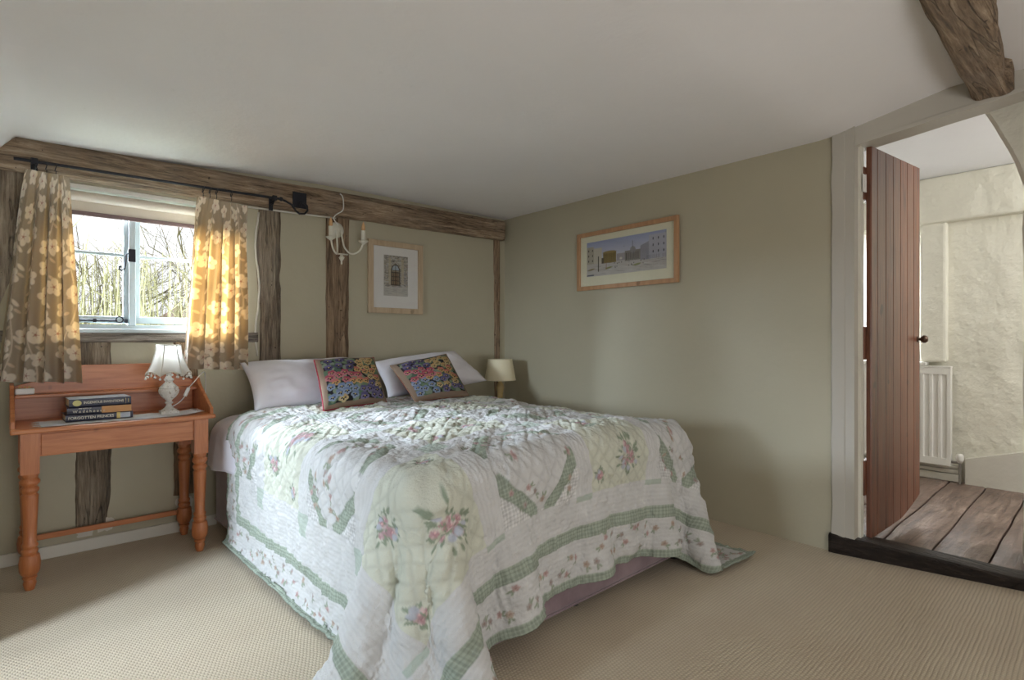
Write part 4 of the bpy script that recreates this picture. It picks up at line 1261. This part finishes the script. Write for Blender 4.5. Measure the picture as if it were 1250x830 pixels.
# ------------------------------------------------------------------ ceiling beam above the door
def ceil_beam():
    n = 60; m = 10; P = np.zeros((n+1, m+5, 3))
    for i in range(n+1):
        t_ = i/n; x = .9+(3.30-.9)*t_
        y1 = .46+.055*(x-.9)+.008*mnoise.noise(Vector((x*5, 0, 0)))       # far edge
        y0 = .20+.125*(x-1.0)-.03*(max(0, x-2.7))+.018*mnoise.noise(Vector((x*6, 3, 0)))
        if x > 3.1: y0 -= .02
        for j in range(m+5):
            if j < 2: y, z = y0-.01*j*0, (2.42, 2.26)[j]
            elif j > m+2: y, z = y1, (2.26, 2.42)[j-m-3]
            else:
                k = (j-2)/m; y = y0+(y1-y0)*k
                z = 2.188+.010*mnoise.noise(Vector((x*3, y*18, 5)))+.02*(abs(2*k-1))**6
            P[i, j] = (x, y, z)
    c0 = P[:1].mean(axis=1, keepdims=True).repeat(m+5, 1); c1 = P[-1:].mean(axis=1, keepdims=True).repeat(m+5, 1)
    return grid_mesh('trim_11', np.concatenate([c0, P, c1], 0), M['beamx'])
struct(ceil_beam())
g = MB(); vs = []
for i in range(24):
    a = 2*PI*i/24; k = 1+.25*mnoise.noise(Vector((math.cos(a)*2, math.sin(a)*2, 8)))
    vs.append((2.95+.55*k*math.cos(a), .28+.14*k*math.sin(a), 2.235))
# ------------------------------------------------------------------ door frame, threshold, landing
# jamb post: from wall corner (3.15,1.13) to opening edge (3.16,1.03)
def rwp(y, off=0, z=0): return (rwx(y)+off, y, z)
g = MB()
ysj = [1.145, 1.12, 1.078]
n = 40
P = np.zeros((n+1, 7, 3))
for i in range(n+1):
    z = .09+2.2*i/n
    e = .006*mnoise.noise(Vector((z*6, 0, 0)))+.004*mnoise.noise(Vector((z*25, 0, 3)))
    pts = [(3.157, 1.15), (3.134, 1.136+e), (3.1355, 1.10), (3.137, 1.0785), (3.141, 1.0765), (3.140, 1.034), (3.26, 1.034)]
    for j, (x, y) in enumerate(pts): P[i, j] = (x, y, z)
struct(grid_mesh('trim_12', P, M['framepaint'], smooth=False))
g = MB(); g.box(3.19, 3.23, 1.020, 1.036, .09, 2.12); struct(g.build('trim_13', M['cream']))
# wall above the head; its lower edge rises with the sagging lintel
def headz(y): return 2.086+(1.033-y)*.170
g = MB()
ysn = np.linspace(1.085, -.12, 22); vs = []
P = np.zeros((22, 8, 3))
for i, y in enumerate(ysn):
    hz = headz(y)+.003*mnoise.noise(Vector((y*8, 0, 0)))
    x = rwx(y)
    P[i] = [(x+.12, y, 2.55), (x+.12, y, hz), (x+.02, y, hz), (x-.014, y, hz), (x-.015, y, hz+.018), (x-.009, y, hz+.020), (x-.008, y, 2.3), (x-.008, y, 2.6)]
struct(grid_mesh('wall_right_lintel', P, M['framepaint'], smooth=False))
# threshold, worn lower toward the near side
g = MB(); P = np.zeros((50, 7, 3))
for i in range(50):
    t_ = i/49; y = 1.15-1.30*t_; x = rwx(min(y, 1.12)); zt = .098-.075*t_/ .6*(.6) if t_ < .6 else .053-.02*(t_-.6)
    zt = .098-.062*min(1, t_/.75)
    zt += .003*mnoise.noise(Vector((y*9, 0, 0)))
    w = .11
    P[i] = [(x-.02, y, -.01), (x-.024, y, zt-.012), (x-.014, y, zt), (x+.03, y, zt+.001), (x+w-.01, y, zt), (x+w, y, zt-.01), (x+w, y, -.01)]
c0 = P[:1].mean(axis=1, keepdims=True).repeat(7, 1); c1 = P[-1:].mean(axis=1, keepdims=True).repeat(7, 1)
struct(grid_mesh('trim_14', np.concatenate([c0, P, c1], 0), M['thresh']))
# landing floor of wide old boards
t = NT('old_floorboards')
v = t.coord('Object', (1.4, 12, 12)); gr = t.noise(v, 2.2, 8, .65, .8); bl_ = t.noise(t.coord(), 3.5, 4, .6)
c = t.ramp(gr, [(.3, lin((70, 56, 50))), (.48, lin((128, 108, 98))), (.62, lin((158, 138, 126))), (.75, lin((184, 166, 154)))])
c = t.mix(t.ramp(bl_, [(.35, (0, 0, 0)), (.65, (.6, .6, .6))]), c, lin((86, 68, 60)))
t.base(c); t.bump(t.math('ADD', gr, t.math('MULTIPLY', t.noise(t.coord(), 22, 4), .6)), .5, .012); M['boards'] = t.set(Roughness=t.ramp(gr, [(.3, (.30,)*3), (.7, (.5,)*3)]))
g = MB(); dirb = math.radians(-2)
ye = -1.2; widths = [.24, .20, .22, .21, .23, .20, .24, .22, .2, .22, .21, .2]
hf = bpy.data.objects.new('floor_landing', None)
gg = MB()
yy = 2.9
k = 0
edges = [2.9, 2.45, 2.2, 1.95, 1.72, 1.50, 1.26, 1.00, .785, .562, .345, .12, -.1, -.35, -.6, -.9, -1.2]
for y1, y0 in zip(edges, edges[1:]):
    m = 26
    for i in range(m):
        xs0 = rwx(min(y0, 1.05))+.05; xa = xs0+(5.4-xs0)*i/m; xb = xs0+(5.4-xs0)*(i+1)/m
        def yo(x, s): return (x-3.4)*.045+.010*mnoise.noise(Vector((x*2.2, s*7, 0)))
        def zz(x, y): return .030+.006*mnoise.noise(Vector((x*2, y*3, 0)))
        a0, a1 = y0+.006+yo(xa, y0), y1-.003+yo(xa, y1); b0, b1 = y0+.006+yo(xb, y0), y1-.003+yo(xb, y1)
        q = []
        for (x, ya, yb) in ((xa, a0, a1), (xb, b0, b1)):
            q += [(x, ya, -.02), (x, ya, zz(x, ya)-.006), (x, ya+.008, zz(x, ya)), (x, yb-.008, zz(x, yb)), (x, yb, zz(x, yb)-.006), (x, yb, -.02)]
        gg.add(q, [(j, j+1, j+7, j+6) for j in range(5)])
o = gg.build('floor_landing', M['boards'], auto=50); struct(o)
g = MB(); g.add([(3.1, -1.3, -.015), (5.6, -1.3, -.015), (5.6, 3, -.015), (3.1, 3, -.015)], [(0, 1, 2, 3)]); struct(g.build('floor_void', plain('dark_gap', (20, 16, 14), .9)))
# landing far wall with window opening
HXW = 5.30
def lump(y, z): return .012*mnoise.noise(Vector((y*3.1, z*3.1, 4)))+.007*mnoise.noise(Vector((y*8, z*8, 1)))
hy0, hy1, hz0, hz1 = 1.275, 2.35, .93, 1.93
ysl = [-1.3]+list(np.linspace(-1.1, hy0, 60))+list(np.linspace(hy0, hy1, 12))[1:]+[3.0]
zsl = list(np.linspace(0, hz0, 24))+list(np.linspace(hz0, hz1, 26))[1:]+list(np.linspace(hz1, 2.5, 14))[1:]
g = MB(); 
for i in range(len(ysl)-1):
    for j in range(len(zsl)-1):
        ya, yb, za, zb = ysl[i], ysl[i+1], zsl[j], zsl[j+1]
        if ya >= hy0-1e-6 and yb <= hy1+1e-6 and za >= hz0-1e-6 and zb <= hz1+1e-6: continue
        g.add([(HXW+lump(y, z), y, z) for y, z in ((ya, za), (yb, za), (yb, zb), (ya, zb))], [(0, 1, 2, 3)])
for y in (hy0, hy1): g.add([(HXW-.005, y, hz0), (HXW+.2, y, hz0), (HXW+.2, y, hz1), (HXW-.005, y, hz1)], [(0, 1, 2, 3)])
for z in (hz0, hz1): g.add([(HXW-.005, hy0, z), (HXW+.2, hy0, z), (HXW+.2, hy1, z), (HXW-.005, hy1, z)], [(0, 1, 2, 3)])
struct(g.build('wall_landing', M['cream'], smooth=True))
g = MB(); g.add([(3.25, 3.0, 0), (5.5, 3.0, 0), (5.5, 3.0, 2.5), (3.25, 3.0, 2.5)], [(0, 1, 2, 3)])
g.add([(3.3, -1.3, 0), (5.5, -1.3, 0), (5.5, -1.3, 2.5), (3.3, -1.3, 2.5)], [(0, 1, 2, 3)])
g.add([(3.26, 1.15, 0), (3.26, 3.0, 0), (3.26, 3.0, 2.5), (3.26, 1.15, 2.5)], [(0, 1, 2, 3)])
g.add([(3.26, 1.15, 0), (3.16, 1.15, 0), (3.16, 1.15, 2.5), (3.26, 1.15, 2.5)], [(0, 1, 2, 3)])
struct(g.build('wall_landing_side', M['cream']))
# header beam, plastered, on the landing wall and the post below it
def boxl(name, x0, x1, y0, y1, z0, z1, mat, n=14):
    g = MB(); m = 6
    for i in range(n):
        for face in range(3):
            pass
    g.box(x0, x1, y0, y1, z0, z1); return g.build(name, mat, bevel=.018)
o = boxl('trim_15', 5.21, 5.33, -1.2, 3.0, 1.995, 2.345, M['cream']); struct(o)
o = boxl('trim_16', 5.235, 5.33, 1.10, 1.268, .93, 2.0, M['cream']); struct(o)
n1 = 30
g = MB(); g.add([(3.2, -1.3, 2.345), (5.5, -1.3, 2.345), (5.5, 3, 2.345), (3.2, 3, 2.345)], [(0, 1, 2, 3)])
struct(g.build('ceiling_landing', plaster('landing_ceiling', (236, 236, 240), .8, .3, .03)))
# plastered curved brace and post at the near side of the landing
prf = []
P = np.zeros((36, 5, 3))
for i in range(36):
    t_ = i/35
    z = 2.36-2.34*t_
    if z > 1.85: s_ = (z-1.85)/.5; y = .476+.20*s_**1.35
    else: y = .468+.004*math.sin(z*9)
    y += .006*mnoise.noise(Vector((z*7, 0, 0)))
    P[i] = [(3.80, y-.02, z), (3.60, y-.012, z), (3.585, y-.03, z), (3.56, -.35, z), (3.8, -.35, z)]
struct(grid_mesh('trim_17', P, M['cream'], smooth=False))
# skirtings on the landing
g = MB(); g.box(5.262, 5.31, 1.02, 2.9, .03, .085); g.box(5.272, 5.31, 1.02, 2.9, .09, .118); g.box(5.278, 5.31, 1.02, 2.9, .122, .15)
struct(g.build('baseboard_landing', M['trimwhite'], bevel=.004))
g = MB(); g.prism([(.99, .02), (.99, .215), (.67, .315), (.2, .45), (.2, .02)], 'x', 5.24, 5.32); struct(g.build('trim_18', M['trimwhite'], bevel=.004))
g = MB(); g.box(5.20, 5.32, 1.22, 2.4, .905, .93); struct(g.build('trim_19', M['white'], bevel=.004))
# landing window
w2 = empty('window_2', (5.44, (hy0+hy1)/2, hz0), -PI/2); w2['kind'] = 'structure'
hw2 = (hy1-hy0)/2; H2 = hz1-hz0
g = MB(); g.box(-hw2, hw2, -.02, .04, 0, .05); g.box(-hw2, hw2, -.02, .04, H2-.05, H2)
for x in (-hw2, -.03, hw2-.05): g.box(x, x+.05, -.02, .04, 0, H2)
g.build('window_frame', M['white'], w2, bevel=.003)
g = MB(); g.box(-hw2+.03, hw2-.03, .008, .012, .03, H2-.03); g.build('pane', M['glass'], w2)
# sheer curtain on landing window
nxs, nys = 90, 30; P = np.zeros((nxs, nys, 3))
for i in range(nxs):
    for j in range(nys):
        s_ = i/(nxs-1); t_ = j/(nys-1)
        P[i, j] = (.02*math.sin(s_*40)+.005*math.sin(s_*90+t_*3), (s_-.5)*.42+.05*(1-t_)*s_, -1.0*(1-t_))
t = NT('net_cloth'); tl = t.node('ShaderNodeBsdfTranslucent', {'Color': (.9, .9, .88, 1)}); t.base((.85, .84, .8)); mx = t.node('ShaderNodeMixShader', {0: .6, 1: t.b.outputs[0], 2: tl.outputs[0]}); t.l.new(mx.outputs[0], t.n['Material Output'].inputs['Surface'])
sc2 = grid_mesh('sheer_curtain', P, t.m); sc2.location = (5.19, 1.55, 1.97)
tag(sc2, 'white net curtain glimpsed through the gap behind the plank door', 'curtain')
# radiator
rad = empty('radiator', (5.22, 1.50, .155), -PI/2, 'white ribbed panel radiator on the landing wall behind the plank door', 'radiator')
g = MB(); RW, RH = .87, .735
P = []
y = 0
nrib = 15
prof = []
for k in range(nrib):
    xa = -RW/2+.02+(RW-.04)*k/nrib; s_ = (RW-.04)/nrib
    prof += [(xa, -.0), (xa+s_*.30, 0), (xa+s_*.38, .010), (xa+s_*.92, .010)]
prof.append((RW/2-.02, 0))
vs = []
for zz_ in (.05, RH-.05):
    vs += [(x, y_-.02, zz_) for x, y_ in prof]
n = len(prof); g.add(vs, [(i, i+1, n+i+1, n+i) for i in range(n-1)])
g.box(-RW/2, RW/2, -.022, .028, 0, .052); g.box(-RW/2, RW/2, -.022, .028, RH-.052, RH-.001); g.box(-RW/2+.001, -RW/2+.022, -.021, .027, .01, RH-.01); g.box(RW/2-.022, RW/2-.001, -.021, .027, .01, RH-.01); g.box(-RW/2+.01, RW/2-.01, -.005, .026, .012, RH-.012)
g.build('panel', M['white'], rad)
g = MB(); g.box(-RW/2-.002, RW/2+.002, -.025, .032, RH, RH+.012); g.build('top_grille', M['white'], rad, bevel=.002)
g = MB(); g.tube([(RW/2, 0, .03), (RW/2+.05, 0, .03)], .010, 10); g.tube([(RW/2+.05, 0, .05), (RW/2+.05, 0, -.13)], .008, 10); g.build('pipe', plain('pipe_metal', (150, 146, 140), .4, .6), rad, auto=40)
g = MB(); g.lathe([(.012, .03), (.018, .04), (.024, .05), (.024, .085), (.018, .095), (.001, .097)], RW/2+.05, 0, 0, 20); g.build('valve_cap', M['white'], rad, smooth=True)
# ------------------------------------------------------------------ plank door
dr = empty('door_1', (3.24, .988, .0), math.atan2(.974-.988, 4.03-3.24)); dr['kind'] = 'structure'
DW, DT = .79, .024
t = NT('varnished_planks'); v = t.coord('Object', (14, 14, 1.0)); gr = t.noise(v, 2.2, 6, .6, 1.0); fi = t.noise(v, 12, 3)
zc = t.node('ShaderNodeSeparateXYZ', {0: t.coord()}).outputs[2]
m = t.math('ADD', t.math('MULTIPLY', gr, .75), t.math('MULTIPLY', fi, .25))
c = t.ramp(m, [(.34, lin((60, 33, 22))), (.5, lin((106, 60, 40))), (.66, lin((134, 84, 58)))])
plk = t.noise(t.coord('Object', (9, .01, .01)), 1.0, 0); c = t.mix(t.ramp(plk, [(.4, (.0,)*3), (.6, (.5,)*3)]), c, lin((112, 76, 58)))
kn = t.noise(t.coord(), 10, 1, .4); c = t.mix(t.ramp(kn, [(.72, (0,)*3), (.77, (.7,)*3)]), c, lin((52, 30, 22)))
t.base(c); t.bump(m, .12, .01); t.b.inputs['Coat Weight'].default_value = .25; t.b.inputs['Coat Roughness'].default_value = .3; M['doorwood'] = t.set(Roughness=.42)
g = MB(); npk = 7
wd = [.085, .125, .115, .12, .115, .115, .115]
x = 0
def dbot(x): 
    s_ = x/DW
    return .085+.018*s_+(.075*max(0, (s_-.55)/.45)**1.3)
def dtop(x): return 2.090+.040*x/DW
for w in wd:
    xa, xb = x, x+w; N = 4
    c_ = .005
    xs_ = [xa, xa+c_, xb-c_, xb]
    yo = [c_+.001, 0, 0, c_+.001]
    vs = []
    for xx, y0_ in zip(xs_, yo): vs += [(xx, y0_, dbot(xx)), (xx, y0_, dtop(xx)), (xx, DT, dtop(xx)), (xx, DT, dbot(xx))]
    fs = []
    for k in range(3):
        a = 4*k; b = a+4
        fs += [(a, b, b+1, a+1), (a+1, b+1, b+2, a+2), (a+2, b+2, b+3, a+3), (a+3, b+3, b, a)]
    fs += [(0, 1, 2, 3), (15, 14, 13, 12)]
    g.add(vs, fs); x = xb
g.build('door_leaf', M['doorwood'], dr)
for z0, z1 in ((1.82, 1.99), (1.00, 1.17), (.30, .48)):
    g = MB(); g.box(-.022, DW-.04, DT, DT+.034, z0, z1); g.build('ledge', M['doorwood'], dr, bevel=.006)
g = MB(); g.lathe([(.001, .052), (.014, .050), (.022, .040), (.023, .030), (.016, .020), (.008, .014), (.008, .004), (.018, .003), (.018, 0)], n=24)
k = g.build('door_knob', plain('dark_bronze', (84, 62, 48), .3, .5), dr, smooth=True); k.location = (DW-.045, 0, 1.105); k.rotation_euler = (PI/2, 0, 0)
for z in (1.90,):
    g = MB(); g.box(-.030, .06, DT+.0, DT+.004, z-.04, z+.04); g.tube([(-.020, DT-.002, z-.045), (-.020, DT-.002, z+.045)], .006, 10); g.box(-.052, -.018, DT-.003, DT, z-.045, z+.045)
    g.build('hinge', M['white'], dr)

# ------------------------------------------------------------------ camera, light
cam = bpy.data.cameras.new('camera'); co = bpy.data.objects.new('camera', cam); C.objects.link(co)
cam.sensor_width = 36; cam.lens = 36*680/1250; cam.clip_start = .02
co.location = (0, 0, 1.1); co.rotation_euler = (PI/2, 0, -math.atan2(.6455, .7638))
bpy.context.scene.camera = co

def area(name, loc, target, sx, sy, power, col=(1, 1, 1)):
    l = bpy.data.lights.new(name, 'AREA'); l.shape = 'RECTANGLE'; l.size = sx; l.size_y = sy; l.energy = power; l.color = col
    o = bpy.data.objects.new(name, l); C.objects.link(o); o.location = loc
    d = Vector(target)-Vector(loc); o.rotation_euler = d.to_track_quat('-Z', 'Y').to_euler()
    return o
w = bpy.data.worlds.new('world'); bpy.context.scene.world = w; w.use_nodes = True
bg = w.node_tree.nodes['Background']; bg.inputs[0].default_value = (.95, .97, 1, 1); bg.inputs[1].default_value = 1.4
area('window_skylight', (.9, 7.0, 3.75), (.9, 2.6, .6), 4.2, 2.0, 1300, (.78, .88, 1))
area('window_sky_left', (-2.3, 6.1, 2.9), (.45, 3.7, 1.5), 2.6, 2.2, 7500, (.74, .86, 1))
o = area('side_window_light', (-2.4, 1.66, 1.30), (1.0, 2.70, .0), .40, .7, 19, (.74, .87, 1)); o.data.spread = math.radians(56)
area('rear_fill_light', (.9, -1.55, .95), (1.3, 1.6, 2.2), 2.2, 1.1, 44, (1, .975, .96))  # added soft room fill behind the camera, with no window modelled there
area('landing_skylight', (5.9, 1.7, 1.9), (4.2, .9, .2),   .9, 1.2, 120, (.95, .97, 1))
area('landing_fill_light', (4.3, -.9, 1.9), (4.7, 1.2, 1.2), .8, .8, 30, (1, .99, .96))  # extra fill added to brighten the landing, not a ceiling fitting
vs_ = bpy.context.scene.view_settings
vs_.view_transform = 'Standard'; vs_.look = 'None'; vs_.exposure = 0; vs_.gamma = 1
